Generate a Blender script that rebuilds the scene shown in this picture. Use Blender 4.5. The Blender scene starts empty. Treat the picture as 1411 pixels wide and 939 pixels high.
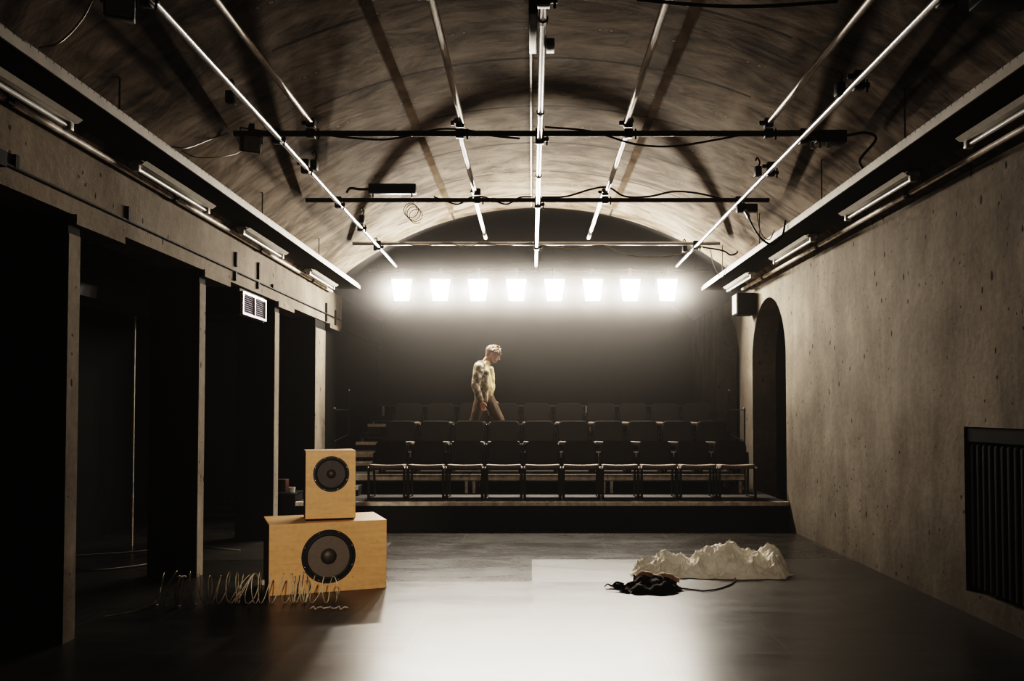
import bpy, bmesh, math, random
from mathutils import Vector, Matrix, noise
random.seed(7)
PI = math.pi
SC = bpy.context.scene
COL = SC.collection

# ------------------------------------------------------------------ helpers
def tag(o, label=None, cat=None, group=None, kind=None):
    if label: o['label'] = label
    if cat: o['category'] = cat
    if group: o['group'] = group
    if kind: o['kind'] = kind
    return o

def thing(name, label, cat, loc=(0, 0, 0), rz=0.0, group=None):
    o = bpy.data.objects.new(name, None)
    COL.objects.link(o)
    o.location = loc
    o.rotation_euler = (0, 0, rz)
    o.empty_display_size = 0.1
    return tag(o, label, cat, group)

def copy_tree(o, parent=None):
    c = o.copy()
    COL.objects.link(c)
    c.parent = parent
    for ch in list(o.children):
        copy_tree(ch, c)
    return c

class MB:
    """collects shapes, builds ONE mesh object"""
    def __init__(s):
        s.v = []; s.f = []; s.mi = []; s.cur = 0
    def add(s, vs, fs):
        b = len(s.v)
        s.v.extend([tuple(v) for v in vs])
        for f in fs:
            s.f.append([i + b for i in f]); s.mi.append(s.cur)
        return s
    def box(s, x0, x1, y0, y1, z0, z1, M=None):
        vs = [Vector(p) for p in ((x0,y0,z0),(x1,y0,z0),(x1,y1,z0),(x0,y1,z0),(x0,y0,z1),(x1,y0,z1),(x1,y1,z1),(x0,y1,z1))]
        if M is not None: vs = [M @ v for v in vs]
        return s.add(vs, [(0,3,2,1),(4,5,6,7),(0,1,5,4),(1,2,6,5),(2,3,7,6),(3,0,4,7)])
    def rbox(s, x0, x1, y0, y1, z0, z1, r=0.01, seg=2, M=None):
        bm = bmesh.new()
        bmesh.ops.create_cube(bm, size=1.0)
        for v in bm.verts:
            v.co = Vector(((x0+x1)/2 + v.co.x*(x1-x0), (y0+y1)/2 + v.co.y*(y1-y0), (z0+z1)/2 + v.co.z*(z1-z0)))
        bmesh.ops.bevel(bm, geom=list(bm.edges), offset=r, segments=seg, affect='EDGES', profile=0.5)
        return s.bm(bm, M)
    def bm(s, bm, M=None):
        bm.verts.index_update()
        vs = [(M @ v.co if M is not None else v.co.copy()) for v in bm.verts]
        fs = [[v.index for v in f.verts] for f in bm.faces]
        bm.free()
        return s.add(vs, fs)
    def tube(s, pts, r, n=8, closed=False, cap=True):
        pts = [Vector(p) for p in pts]
        m = len(pts)
        rs = r if isinstance(r, (list, tuple)) else [r]*m
        vs, fs = [], []
        up = None
        for i in range(m):
            if closed: t = pts[(i+1) % m] - pts[i-1]
            else: t = pts[min(i+1, m-1)] - pts[max(i-1, 0)]
            if t.length < 1e-9: t = Vector((0, 0, 1))
            t.normalize()
            if up is None:
                up = Vector((0,0,1)) if abs(t.z) < 0.9 else Vector((1,0,0))
            a = (up - t*up.dot(t))
            if a.length < 1e-6: a = t.orthogonal()
            a.normalize(); b = t.cross(a); up = a
            for k in range(n):
                q = 2*PI*k/n
                vs.append(pts[i] + (a*math.cos(q) + b*math.sin(q))*rs[i])
        for i in range(m if closed else m-1):
            j = (i+1) % m
            for k in range(n):
                l = (k+1) % n
                fs.append((i*n+k, i*n+l, j*n+l, j*n+k))
        if cap and not closed:
            fs.append(tuple(range(n-1, -1, -1)))
            fs.append(tuple((m-1)*n + k for k in range(n)))
        return s.add(vs, fs)
    def lathe(s, prof, n=32, M=None):
        """prof: list of (radius, height) around Z"""
        vs, fs = [], []
        m = len(prof)
        for (r, h) in prof:
            for k in range(n):
                q = 2*PI*k/n
                p = Vector((r*math.cos(q), r*math.sin(q), h))
                vs.append(M @ p if M is not None else p)
        for i in range(m-1):
            for k in range(n):
                l = (k+1) % n
                fs.append((i*n+k, i*n+l, (i+1)*n+l, (i+1)*n+k))
        fs.append(tuple(range(n-1, -1, -1)))
        fs.append(tuple((m-1)*n + k for k in range(n)))
        return s.add(vs, fs)
    def build(s, name, mat, parent=None, smooth=False, fix=True):
        me = bpy.data.meshes.new(name)
        me.from_pydata(s.v, [], s.f)
        for m in (mat if isinstance(mat, (list, tuple)) else [mat]): me.materials.append(m)
        me.polygons.foreach_set('material_index', s.mi)
        if fix:
            bm = bmesh.new(); bm.from_mesh(me)
            bmesh.ops.recalc_face_normals(bm, faces=bm.faces)
            bm.to_mesh(me); bm.free()
        if smooth:
            me.shade_smooth()
            try: me.set_sharp_from_angle(angle=math.radians(38))
            except Exception: pass
        me.update()
        o = bpy.data.objects.new(name, me)
        COL.objects.link(o)
        o.parent = parent
        return o

def struct(name, mb, mat, label, cat, parent=None, smooth=False):
    o = mb.build(name, mat, parent, smooth)
    if parent is None: tag(o, label, cat, None, 'structure')
    return o

def curve_pts(ctrl, n=8):
    """Catmull-Rom through control points"""
    P = [Vector(p) for p in ctrl]
    P = [P[0]*2 - P[1]] + P + [P[-1]*2 - P[-2]]
    out = []
    for i in range(1, len(P)-2):
        for k in range(n):
            t = k/n
            a, b, c, d = P[i-1], P[i], P[i+1], P[i+2]
            out.append(0.5*((2*b) + (c-a)*t + (2*a-5*b+4*c-d)*t*t + (3*b-a-3*c+d)*t**3))
    out.append(P[-2])
    return out

# ------------------------------------------------------------------ materials
class NT:
    def __init__(s, name):
        s.m = bpy.data.materials.new(name)
        s.m.use_nodes = True
        s.t = s.m.node_tree
        s.b = s.t.nodes['Principled BSDF']
        s._co = None
    def n(s, kind, **kw):
        nd = s.t.nodes.new(kind)
        for k, v in kw.items(): setattr(nd, k, v)
        return nd
    def l(s, a, b): s.t.links.new(a, b)
    def co(s):
        if s._co is None:
            g = s.n('ShaderNodeNewGeometry')
            s._co = g.outputs['Position']
        return s._co
    def obco(s):
        return s.n('ShaderNodeTexCoord').outputs['Object']
    def mp(s, scale, src=None):
        nd = s.n('ShaderNodeMapping')
        s.l(src or s.co(), nd.inputs['Vector'])
        nd.inputs['Scale'].default_value = scale
        return nd.outputs[0]
    def noise(s, scale, detail=4, rough=0.55, vec=None, dist=0.0):
        nd = s.n('ShaderNodeTexNoise')
        s.l(vec or s.co(), nd.inputs['Vector'])
        nd.inputs['Scale'].default_value = scale
        nd.inputs['Detail'].default_value = detail
        nd.inputs['Roughness'].default_value = rough
        nd.inputs['Distortion'].default_value = dist
        return nd.outputs['Fac']
    def ramp(s, fac, stops):
        nd = s.n('ShaderNodeValToRGB')
        e = nd.color_ramp.elements
        while len(e) < len(stops): e.new(0.5)
        for el, (p, c) in zip(e, stops):
            el.position = p
            el.color = (c, c, c, 1) if isinstance(c, (int, float)) else (*c, 1)
        s.l(fac, nd.inputs[0])
        return nd.outputs[0]
    def math(s, op, a, b=None, c=None, clamp=False):
        nd = s.n('ShaderNodeMath', operation=op, use_clamp=clamp)
        for i, x in enumerate((a, b, c)):
            if x is None: continue
            if isinstance(x, (int, float)): nd.inputs[i].default_value = x
            else: s.l(x, nd.inputs[i])
        return nd.outputs[0]
    def mix(s, fac, a, b, mode='MIX'):
        nd = s.n('ShaderNodeMix', data_type='RGBA', blend_type=mode)
        for i, x in ((0, fac), (6, a), (7, b)):
            if isinstance(x, (int, float)): nd.inputs[i].default_value = x if i == 0 else (x, x, x, 1)
            elif isinstance(x, tuple): nd.inputs[i].default_value = (*x, 1)
            else: s.l(x, nd.inputs[i])
        return nd.outputs[2]
    def xyz(s, src=None):
        nd = s.n('ShaderNodeSeparateXYZ')
        s.l(src or s.co(), nd.inputs[0])
        return nd.outputs
    def base(s, c):
        if isinstance(c, tuple): s.b.inputs['Base Color'].default_value = (*c, 1)
        else: s.l(c, s.b.inputs['Base Color'])
    def set(s, **kw):
        for k, v in kw.items():
            i = s.b.inputs[k.replace('_', ' ')]
            if isinstance(v, (int, float, tuple)): i.default_value = v
            else: s.l(v, i)
    def bump(s, h, strength=0.3, dist=0.02):
        nd = s.n('ShaderNodeBump')
        nd.inputs['Strength'].default_value = strength
        nd.inputs['Distance'].default_value = dist
        s.l(h, nd.inputs['Height'])
        s.l(nd.outputs[0], s.b.inputs['Normal'])

def simple(name, c, rough=0.5, metal=0.0, var=0.15, scale=14.0, spec=None, bump=0.0):
    m = NT(name)
    f = m.noise(scale, 3, vec=m.obco())
    lo = tuple(x*(1-var) for x in c); hi = tuple(min(1, x*(1+var)) for x in c)
    m.base(m.ramp(f, [(0.3, lo), (0.7, hi)]))
    m.set(Roughness=rough, Metallic=metal)
    if spec is not None: m.set(Specular_IOR_Level=spec)
    if bump: m.bump(m.noise(scale*6, 2, vec=m.obco()), bump, 0.005)
    return m.m

M = {}
M['black'] = simple('matt_black', (0.012, 0.0115, 0.011), 0.75, spec=0.2)
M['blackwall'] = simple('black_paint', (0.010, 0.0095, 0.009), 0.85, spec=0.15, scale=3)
M['blackmetal'] = simple('black_metal', (0.02, 0.02, 0.02), 0.42, 0.3)
M['rubber'] = simple('black_rubber', (0.012, 0.012, 0.012), 0.6)
M['steel'] = simple('steel_tube', (0.62, 0.62, 0.64), 0.28, 1.0, var=0.12, scale=6)
M['galv'] = simple('dull_steel_tube', (0.36, 0.33, 0.30), 0.42, 0.85, var=0.3, scale=3)
M['darksteel'] = simple('dark_steel', (0.16, 0.155, 0.15), 0.35, 0.9)
M['chrome'] = simple('chrome', (0.8, 0.8, 0.82), 0.18, 1.0)
M['whitemetal'] = simple('white_enamel', (0.62, 0.59, 0.54), 0.4, var=0.08)
M['greymetal'] = simple('galvanised', (0.42, 0.40, 0.37), 0.45, 0.2, var=0.15, scale=5)
M['glass'] = simple('opal_tube', (0.72, 0.71, 0.69), 0.25, var=0.03)
M['wirepale'] = simple('pale_cable', (0.45, 0.42, 0.38), 0.55)
M['chairfab'] = simple('black_upholstery', (0.0145, 0.0136, 0.0142), 0.6, var=0.25, scale=60, spec=0.35)
M['seatfab'] = simple('seat_upholstery', (0.17, 0.135, 0.11), 0.6, var=0.2, scale=50)
M['deck'] = simple('deck_board', (0.030, 0.028, 0.026), 0.55, var=0.3, scale=8)
M['edge'] = simple('pale_edge', (0.62, 0.55, 0.47), 0.5, var=0.35, scale=9)  # pale tone shared by stage edges, nosings and light-coloured pipes
M['cone'] = simple('paper_cone', (0.125, 0.100, 0.082), 0.55, var=0.1, scale=30)
M['surround'] = simple('foam_surround', (0.022, 0.020, 0.019), 0.7)
M['cone2'] = simple('dark_cone', (0.045, 0.038, 0.034), 0.6)
M['dust'] = simple('dust_cap', (0.05, 0.040, 0.033), 0.5)
M['skin'] = simple('skin', (0.34, 0.17, 0.11), 0.5, var=0.08)
M['hair'] = simple('fair_hair', (0.15, 0.085, 0.048), 0.65, var=0.4, scale=40, bump=0.5)
M['shirt'] = simple('cream_shirt', (0.62, 0.50, 0.30), 0.7, var=0.12, scale=12)
M['trousers'] = simple('brown_trousers', (0.085, 0.055, 0.033), 0.85, var=0.35, scale=9)
M['shoe'] = simple('dark_shoe', (0.03, 0.025, 0.02), 0.5)
M['eye'] = simple('eye_white', (0.6, 0.58, 0.55), 0.3)
M['orange'] = simple('orange_brown', (0.045, 0.016, 0.008), 0.6)
M['wire'] = simple('tan_wire', (0.48, 0.41, 0.31), 0.6, 0.0, var=0.3, scale=20)
M['lavender'] = simple('louvre_grey', (0.40, 0.38, 0.45), 0.45)
M['grillwhite'] = simple('grille_white', (0.80, 0.78, 0.80), 0.4, var=0.04)

def jacket_mat():
    m = NT('stained_jacket')
    f = m.noise(9, 4, 0.6, vec=m.obco(), dist=0.6)
    m.base(m.ramp(f, [(0.40, (0.05, 0.038, 0.028)), (0.50, (0.20, 0.16, 0.11)), (0.62, (0.50, 0.43, 0.31))]))
    m.set(Roughness=0.75)
    return m.m
M['jacket'] = jacket_mat()

def ply_mat():
    m = NT('birch_ply')
    o = m.obco()
    g = m.noise(3.0, 6, 0.62, vec=m.mp((1.2, 1.2, 9.0), o), dist=0.5)
    b = m.noise(26, 3, vec=o)
    c = m.ramp(g, [(0.25, (0.48, 0.275, 0.122)), (0.5, (0.57, 0.335, 0.156)), (0.75, (0.64, 0.395, 0.195))])
    spots = m.ramp(m.noise(38, 1, 0.3, vec=o), [(0.22, 0.55), (0.27, 1.0)])
    m.base(m.mix(1.0, m.mix(0.25, c, m.ramp(b, [(0.3, (0.45, 0.27, 0.11)), (0.7, (0.66, 0.44, 0.21))])), spots, 'MULTIPLY'))
    m.set(Roughness=0.42)
    return m.m
M['ply'] = ply_mat()
M['plyshaded'] = simple('shaded_ply_side', (0.05, 0.022, 0.012), 0.6, var=0.4, scale=5)  # ply with the darkness of an unlit side put into its colour

def concrete(name, lo, mid, hi, streak=1.0, pits=True):
    m = NT(name)
    big = m.noise(0.75, 5, 0.6)
    st = m.noise(1.5, 5, 0.65, vec=m.mp((1.6, 1.6, 0.5)), dist=0.5)
    fine = m.noise(16, 4, 0.65)
    f = m.math('ADD', m.math('MULTIPLY', big, 0.5), m.math('ADD', m.math('MULTIPLY', st, 0.33*streak), m.math('MULTIPLY', fine, 0.17)))
    c = m.ramp(f, [(0.36, lo), (0.50, mid), (0.64, hi)])
    if pits:
        vor = m.n('ShaderNodeTexVoronoi')
        m.l(m.mp((3.2, 3.2, 1.6)), vor.inputs['Vector']); vor.inputs['Scale'].default_value = 2.4
        sz = m.math('MULTIPLY', m.noise(1.1, 3), 0.30)
        d = m.math('SUBTRACT', vor.outputs['Distance'], m.math('SUBTRACT', sz, 0.070))
        pit = m.ramp(d, [(0.0, 0.22), (0.03, 1.0)])
        vor2 = m.n('ShaderNodeTexVoronoi')
        m.l(m.co(), vor2.inputs['Vector']); vor2.inputs['Scale'].default_value = 9
        d2 = m.math('SUBTRACT', vor2.outputs['Distance'], m.math('SUBTRACT', m.math('MULTIPLY', m.noise(2.3, 2), 0.36), 0.115))
        pit2 = m.ramp(d2, [(0.0, 0.35), (0.03, 1.0)])
        pit = m.mix(1.0, pit, pit2, 'MULTIPLY')
        c = m.mix(1.0, c, pit, 'MULTIPLY')
        m.bump(m.mix(0.5, pit, fine), 0.35, 0.02)
    else:
        m.bump(fine, 0.25, 0.015)
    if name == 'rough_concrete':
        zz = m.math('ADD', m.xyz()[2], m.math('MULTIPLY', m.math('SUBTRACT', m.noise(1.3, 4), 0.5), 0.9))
        c = m.mix(1.0, c, m.ramp(m.math('DIVIDE', zz, 2.6), [(0.0, 0.50), (1.0, 1.0)]), 'MULTIPLY')  # darkens the wall towards the floor: grime, with light falloff put into the colour
    m.base(c)
    m.set(Roughness=0.85, Specular_IOR_Level=0.10)
    return m.m
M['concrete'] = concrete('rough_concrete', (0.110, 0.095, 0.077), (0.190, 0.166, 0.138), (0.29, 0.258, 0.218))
M['concrete2'] = concrete('beam_concrete', (0.13, 0.111, 0.090), (0.22, 0.190, 0.156), (0.33, 0.29, 0.243), pits=True)

def vault_mat():
    m = NT('smoky_vault_plaster')
    X, Y, Z = m.xyz()[0:3]
    w = m.noise(1.0, 6, 0.6, vec=m.mp((0.8, 1.5, 0.8)), dist=1.6)
    s2 = m.noise(3.4, 5, 0.65, vec=m.mp((0.7, 1.5, 0.7)), dist=1.0)
    f = m.math('ADD', m.math('MULTIPLY', w, 0.62), m.math('MULTIPLY', s2, 0.38))
    c = m.ramp(f, [(0.37, (0.060, 0.0460, 0.0335)), (0.46, (0.150, 0.1200, 0.0920)), (0.55, (0.255, 0.2110, 0.1680)), (0.66, (0.350, 0.2980, 0.2450))])
    # sheet joints: across every 1.2 m in Y, along at fixed X
    def line(coord, period, phase, width):
        t = m.math('FRACT', m.math('DIVIDE', m.math('ADD', coord, phase), period))
        d = m.math('ABSOLUTE', m.math('SUBTRACT', t, 0.5))
        return m.math('LESS_THAN', d, width/period)
    wob = m.math('MULTIPLY', m.math('SUBTRACT', m.noise(1.5, 2), 0.5), 0.03)
    ly = line(m.math('ADD', Y, wob), 1.2, 0.32, 0.020)
    lx = line(m.math('ADD', X, wob), 1.18, 0.59, 0.014)
    near = m.math('LESS_THAN', m.math('ABSOLUTE', X), 1.9)
    brk = m.math('GREATER_THAN', m.noise(1.4, 2), 0.42)
    lines = m.math('MULTIPLY', m.math('MAXIMUM', m.math('MULTIPLY', ly, brk), lx), near)
    def fr(coord, period):
        return m.math('MULTIPLY', m.math('SUBTRACT', m.math('FRACT', m.math('DIVIDE', coord, period)), 0.5), period)
    u = m.math('SUBTRACT', m.math('ABSOLUTE', fr(m.math('ADD', X, 0.295), 0.59)), 0.045)
    v = fr(m.math('ADD', Y, 0.02), 0.6)
    rr = m.math('SQRT', m.math('ADD', m.math('MULTIPLY', u, u), m.math('MULTIPLY', v, v)))
    riv = m.math('MULTIPLY', m.math('LESS_THAN', rr, 0.017), near)
    ring = m.math('MULTIPLY', m.math('LESS_THAN', m.math('ABSOLUTE', m.math('SUBTRACT', rr, 0.022)), 0.005), near)
    c = m.mix(m.math('MULTIPLY', ring, 0.6), c, (0.03, 0.024, 0.018))
    c = m.mix(m.math('MULTIPLY', riv, 0.6), c, (0.42, 0.36, 0.30))
    c = m.mix(m.math('MULTIPLY', lines, 0.85), c, (0.03, 0.023, 0.017))
    m.base(c)
    m.set(Roughness=0.8, Specular_IOR_Level=0.06)
    m.bump(m.math('SUBTRACT', m.math('MULTIPLY', f, 1.0), m.math('MULTIPLY', lines, 0.25)), 0.35, 0.03)
    return m.m
M['vault'] = vault_mat()
M['strip'] = simple('brown_strip', (0.17, 0.136, 0.106), 0.9, spec=0.0, var=0.4, scale=4)

def floor_mat():
    m = NT('black_floor_sheets')
    X, Y, Z = m.xyz()[0:3]
    ry = m.math('DIVIDE', m.math('SUBTRACT', Y, 4.43), 1.16)
    row = m.math('FLOOR', ry)
    off = m.math('ADD', m.math('MULTIPLY', row, 0.82), m.math('SUBTRACT', 0.83, m.math('MULTIPLY', m.math('GREATER_THAN', row, 2.5), 0.83)))
    sx = m.math('DIVIDE', m.math('SUBTRACT', X, off), 2.46)
    cell = m.math('FLOOR', sx)
    h = m.math('FRACT', m.math('MULTIPLY', m.math('SINE', m.math('ADD', m.math('ADD', m.math('MULTIPLY', cell, 1.7), m.math('MULTIPLY', row, 2.3)), 133.03)), 5.7))
    h = m.math('ABSOLUTE', h)
    h = m.math('MAXIMUM', h, m.math('MULTIPLY', m.math('LESS_THAN', row, 2.5), 0.62))
    fy = m.math('ABSOLUTE', m.math('SUBTRACT', m.math('FRACT', ry), 0.5))
    fx = m.math('ABSOLUTE', m.math('SUBTRACT', m.math('FRACT', sx), 0.5))
    seam = m.math('MAXIMUM', m.math('GREATER_THAN', fy, 0.5-0.004/1.16), m.math('GREATER_THAN', fx, 0.5-0.004/2.46))
    n1 = m.noise(1.7, 6, 0.65, vec=m.mp((0.6, 1.6, 1)), dist=0.6)
    n2 = m.noise(9, 5, 0.7, vec=m.mp((0.5, 1.5, 1)))
    sc = m.noise(5, 6, 0.7, vec=m.mp((0.25, 3.0, 1)), dist=1.0)
    f = m.math('ADD', m.math('MULTIPLY', n1, 0.6), m.math('MULTIPLY', n2, 0.4))
    c = m.ramp(f, [(0.3, (0.012, 0.0110, 0.0099)), (0.55, (0.026, 0.0238, 0.021)), (0.75, (0.048, 0.044, 0.039))])
    c = m.mix(m.math('MULTIPLY', h, 0.35), c, (0.055, 0.051, 0.046))
    c = m.mix(m.math('MULTIPLY', seam, 0.7), c, (0.10, 0.093, 0.083))
    m.base(c)
    r = m.math('ADD', m.math('MULTIPLY', f, 0.24), m.math('ADD', m.math('MULTIPLY', h, 0.13), 0.115))
    m.set(Roughness=r, Specular_IOR_Level=0.5)
    m.bump(m.math('ADD', m.math('MULTIPLY', sc, 0.5), m.math('MULTIPLY', n2, 0.5)), 0.14, 0.01)
    return m.m
M['floor'] = floor_mat()

def fabric_mat(name, lo, hi, sc=6):
    m = NT(name)
    o = m.obco()
    m.base(m.ramp(m.noise(sc, 4, vec=o), [(0.35, lo), (0.6, hi)]))
    m.set(Roughness=0.85)
    m.bump(m.noise(30, 4, vec=o), 0.4, 0.012)
    return m.m
M['whitecloth'] = fabric_mat('cream_cloth', (0.66, 0.61, 0.53), (0.80, 0.76, 0.68))
M['darkcloth'] = fabric_mat('black_shaggy_cloth', (0.006, 0.005, 0.004), (0.022, 0.014, 0.010), 12)
M['lining'] = fabric_mat('tan_lining', (0.24, 0.15, 0.10), (0.40, 0.28, 0.20), 12)

def emit(name, c, s):
    m = NT(name)
    m.set(Emission_Color=(*c, 1), Emission_Strength=s)
    m.base((0.8, 0.8, 0.8))
    f = m.noise(3, 1)
    return m.m
LIGHTC = (1.0, 0.905, 0.79)
M['lamp'] = emit('lit_lens', (1.0, 0.93, 0.82), 13.0)

# ------------------------------------------------------------------ the room shell
XL, XR = -3.09, 3.32
VC, VR, VZ = 0.115, 4.80, -0.19
def vz(x): return VZ + math.sqrt(VR*VR - (x-VC)**2)

mb = MB(); mb.box(-5.4, 4.75, -1.6, 17.9, -0.12, 0.0)
struct('floor', mb, M['floor'], 'black sheet floor with worn scuffed panels', 'floor')

def vault(y0, y1, ny, th=0.15, nx=64):
    mb = MB()
    a = math.asin(3.235/VR)
    for layer in (0, 1):
        vs = []; fs = []
        for j in range(ny+1):
            y = y0 + (y1-y0)*j/ny
            for i in range(nx+1):
                q = -a + 2*a*i/nx
                r = VR + layer*th
                vs.append((VC + r*math.sin(q), y, VZ + r*math.cos(q)))
        for j in range(ny):
            for i in range(nx):
                p = j*(nx+1)+i
                fs.append((p, p+1, p+nx+2, p+nx+1) if layer else (p, p+nx+1, p+nx+2, p+1))
        mb.add(vs, fs)
    return mb
o = vault(-1.6, 13.1, 20).build('ceiling', M['vault'], None, True, fix=False)
tag(o, 'smoke-stained barrel vault ceiling of jointed sheets', 'ceiling', None, 'structure')
o = vault(13.1, 17.9, 6).build('ceiling_back', M['blackwall'], None, True, fix=False)  # vault colour turns plain black from here to the rear
tag(o, 'black end of the barrel vault above the raked seating', 'ceiling', None, 'structure')

# cover strips over the long joints of the vault
for x, lab in ((-1.17, 'column'), (1.19, 'radiator')):
    mb = MB(); z = vz(x); a = math.asin((x-VC)/VR)
    mb.box(-0.035, 0.035, -1.5, 12.6, -0.012, 0.002, Matrix.Translation((x, 0, z-0.004)) @ Matrix.Rotation(a, 4, 'Y'))
    struct('trim', mb, M['strip'], f'thin brown cover strip along the vault joint on the {lab} side', 'trim')
# right wall with radiator niche and two arched openings
ARCH = [(11.38, 13.10, 2.27), (13.92, 15.62, 2.27)]
NICHE = (4.55, 6.70, 0.17, 1.42)
def wall_right():
    mb = MB(); T = 0.35; top = 3.46
    def seg(y0, y1, z0, z1): mb.box(XR, XR+T, y0, y1, z0, z1)
    seg(-1.6, NICHE[0], 0, top)
    seg(NICHE[0], NICHE[1], 0, NICHE[2]); seg(NICHE[0], NICHE[1], NICHE[3], top)
    mb.box(XR+0.22, XR+T, NICHE[0], NICHE[1], NICHE[2], NICHE[3])
    seg(NICHE[1], ARCH[0][0], 0, top)
    seg(ARCH[0][1], ARCH[1][0], 0, top)
    seg(ARCH[1][1], 17.9, 0, top)
    for (y0, y1, zs) in ARCH:
        R = (y1-y0)/2; yc = (y0+y1)/2; n = 28
        ys = [yc - R*math.cos(PI*i/n) for i in range(n+1)]
        zz = [zs + R*math.sin(PI*i/n) for i in range(n+1)]
        for i in range(n):
            for x in (XR, XR+T):
                q = [(x, ys[i], zz[i]), (x, ys[i+1], zz[i+1]), (x, ys[i+1], top), (x, ys[i], top)]
                mb.add(q, [(0,1,2,3)])
            mb.add([(XR, ys[i], zz[i]), (XR, ys[i+1], zz[i+1]), (XR+T, ys[i+1], zz[i+1]), (XR+T, ys[i], zz[i])], [(0,1,2,3)])
    return mb
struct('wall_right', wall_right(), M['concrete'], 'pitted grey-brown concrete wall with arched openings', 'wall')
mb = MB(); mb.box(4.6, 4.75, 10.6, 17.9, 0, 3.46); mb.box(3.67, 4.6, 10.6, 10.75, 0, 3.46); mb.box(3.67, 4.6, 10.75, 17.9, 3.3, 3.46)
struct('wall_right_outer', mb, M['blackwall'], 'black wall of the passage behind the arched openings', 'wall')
mb = MB(); mb.box(-5.4, 4.75, 17.9, 18.05, 0, 4.9)
struct('wall_back', mb, M['blackwall'], 'black wall behind the raked seating', 'wall')
mb = MB(); mb.box(-5.4, 4.75, -1.75, -1.6, 0, 4.9)
struct('wall_front', mb, M['blackwall'], 'black wall behind the viewpoint', 'wall')
mb = MB(); mb.box(-5.55, -5.4, -1.6, 17.9, 0, 3.2)
struct('wall_left', mb, M['blackwall'], 'black outer wall of the dark side aisle', 'wall')
mb = MB(); mb.box(-5.4, -3.45, -1.6, 17.9, 2.95, 3.1); mb.box(-3.6, -3.1, 14.1, 17.9, 2.865, 3.46)
struct('ceiling_left', mb, M['blackwall'], 'low black ceiling of the dark side aisle', 'ceiling')
# black drapes of the aisle seen between the columns
mb = MB(); mb.box(-3.62, -3.16, 13.2, 17.9, 0, 2.865)
struct('wall_left_rear', mb, M['blackwall'], 'black partition beside the raked seating', 'wall')

# beam with conduit
mb = MB(); mb.box(-3.45, XL, -1.6, 14.1, 2.865, 3.46)
struct('beam_left', mb, M['concrete2'], 'long stained concrete beam carried by the columns', 'beam')

for k, (y0, y1) in enumerate(((3.47, 3.62), (5.80, 5.95), (8.10, 8.25), (10.48, 10.66), (12.45, 13.05))):
    mb = MB()
    x0, x1 = -3.56, -3.10
    if k == 0: x0 = -3.50
    mb.box(x0, x1-0.006, y0, y1, 0, 2.865)
    mb.cur = 1
    mb.box(x1-0.006, x1, y0, y1, 0, 2.735)
    nm = ['nearest the viewpoint', 'second along the beam', 'third along the beam, in front of the air grille', 'fourth along the beam, behind the speakers', 'last before the seating'][k]
    o = struct('column', mb, [M['blackwall'], M['concrete2']], 'square column with a pale concrete side face, ' + nm, 'column')
    if k:
        cb = MB(); L = 0.7
        cb.box(-3.35, XL+0.025, y0+0.03 if k < 4 else y0+0.75, (y0+0.03 if k < 4 else y0+0.75)+L, 2.80, 2.868)
        cb.build('corbel', M['concrete2'], o)

# ------------------------------------------------------------------ conduit on the beam
t = thing('conduit', 'thin black conduit with clips running along the concrete beam', 'conduit', (XL+0.012, 0, 2.99))
mb = MB(); mb.tube([(0, 0.5, 0), (0, 14.0, 0)], 0.010, 6); mb.build('conduit_pipe', M['black'], t, True)
for y, z0, z1 in ((5.15, -0.0, 0.08), (6.6, 0.0, 0.11), (9.0, -0.10, -0.01), (9.02, 0.05, 0.20), (9.75, -0.08, 0.0), (9.77, 0.03, 0.22), (10.3, 0, 0.05), (13.0, -0.12, 0.16), (13.6, -0.12, 0.12)):
    mb = MB(); mb.box(-0.010, 0.012, y-0.018, y+0.018, z0, z1); mb.build('drop_clip', M['black'], t)
mb = MB(); mb.box(-0.01, 0.03, 4.86, 5.02, -0.03, 0.06); mb.build('junction_box', M['black'], t)

# ------------------------------------------------------------------ cable trays, rails and battens
TZ = 3.415
def tray(sgn, side, y1):
    t = thing('cable_tray', f'long suspended cable tray with a pale lip along the {side}', 'cable tray', (0, 0, TZ))
    a, b = 2.66, (2.985 if sgn < 0 else 3.06)
    mb = MB(); mb.box(min(sgn*a, sgn*b), max(sgn*a, sgn*b), 0.2, y1, 0, 0.008); mb.build('tray_bed', M['black'], t)
    mb = MB(); mb.box(min(sgn*a, sgn*(a-0.012)), max(sgn*a, sgn*(a-0.012)), 0.2, y1, -0.004, 0.050); mb.build('edge_lip', M['greymetal'], t)
    mb = MB()
    y = 0.3
    while y < y1-0.1:
        mb.box(min(sgn*(a+.004), sgn*(a+.016)), max(sgn*(a+.004), sgn*(a+.016)), y, y+0.069, 0.050, 0.076); y += 0.075
    f = mb.build('slotted_flange', M['greymetal'], t)
    f['kind'] = 'stuff'
    for y in ((4.0, 6.2, 8.0, 10.2, 12.2) if sgn > 0 else (3.4, 5.6, 8.6, 10.9)):
        x = sgn*(a+0.02)
        mb = MB(); mb.tube([(x, y, 0.0), (x, y, vz(x)-TZ)], 0.006, 6); mb.build('hanging_rod', M['darksteel'], t, True)
    return t
tray(-1, 'column side of the vault', 13.4)
tray(1, 'radiator wall side of the vault', 13.55)
for sgn, x, z, lab in ((-1, -3.045, 3.350, 'pale service pipe fixed along the top of the concrete beam'), (1, 3.20, 3.385, 'pale service pipe fixed along the top of the radiator wall')):
    t = thing('service_pipe', lab, 'pipe', (x, 0, z))
    mb = MB(); mb.tube([(0, 0.3, 0), (0, 13.2, 0)], 0.022, 10); mb.build('pipe_run', M['edge'], t, True)
    for y in (5.0, 7.35, 9.7, 12.0):
        mb = MB(); mb.box(-0.03, 0.03, y-0.03, y+0.03, -0.03, 0.03); mb.build('wall_mount', M['black'], t)

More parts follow.
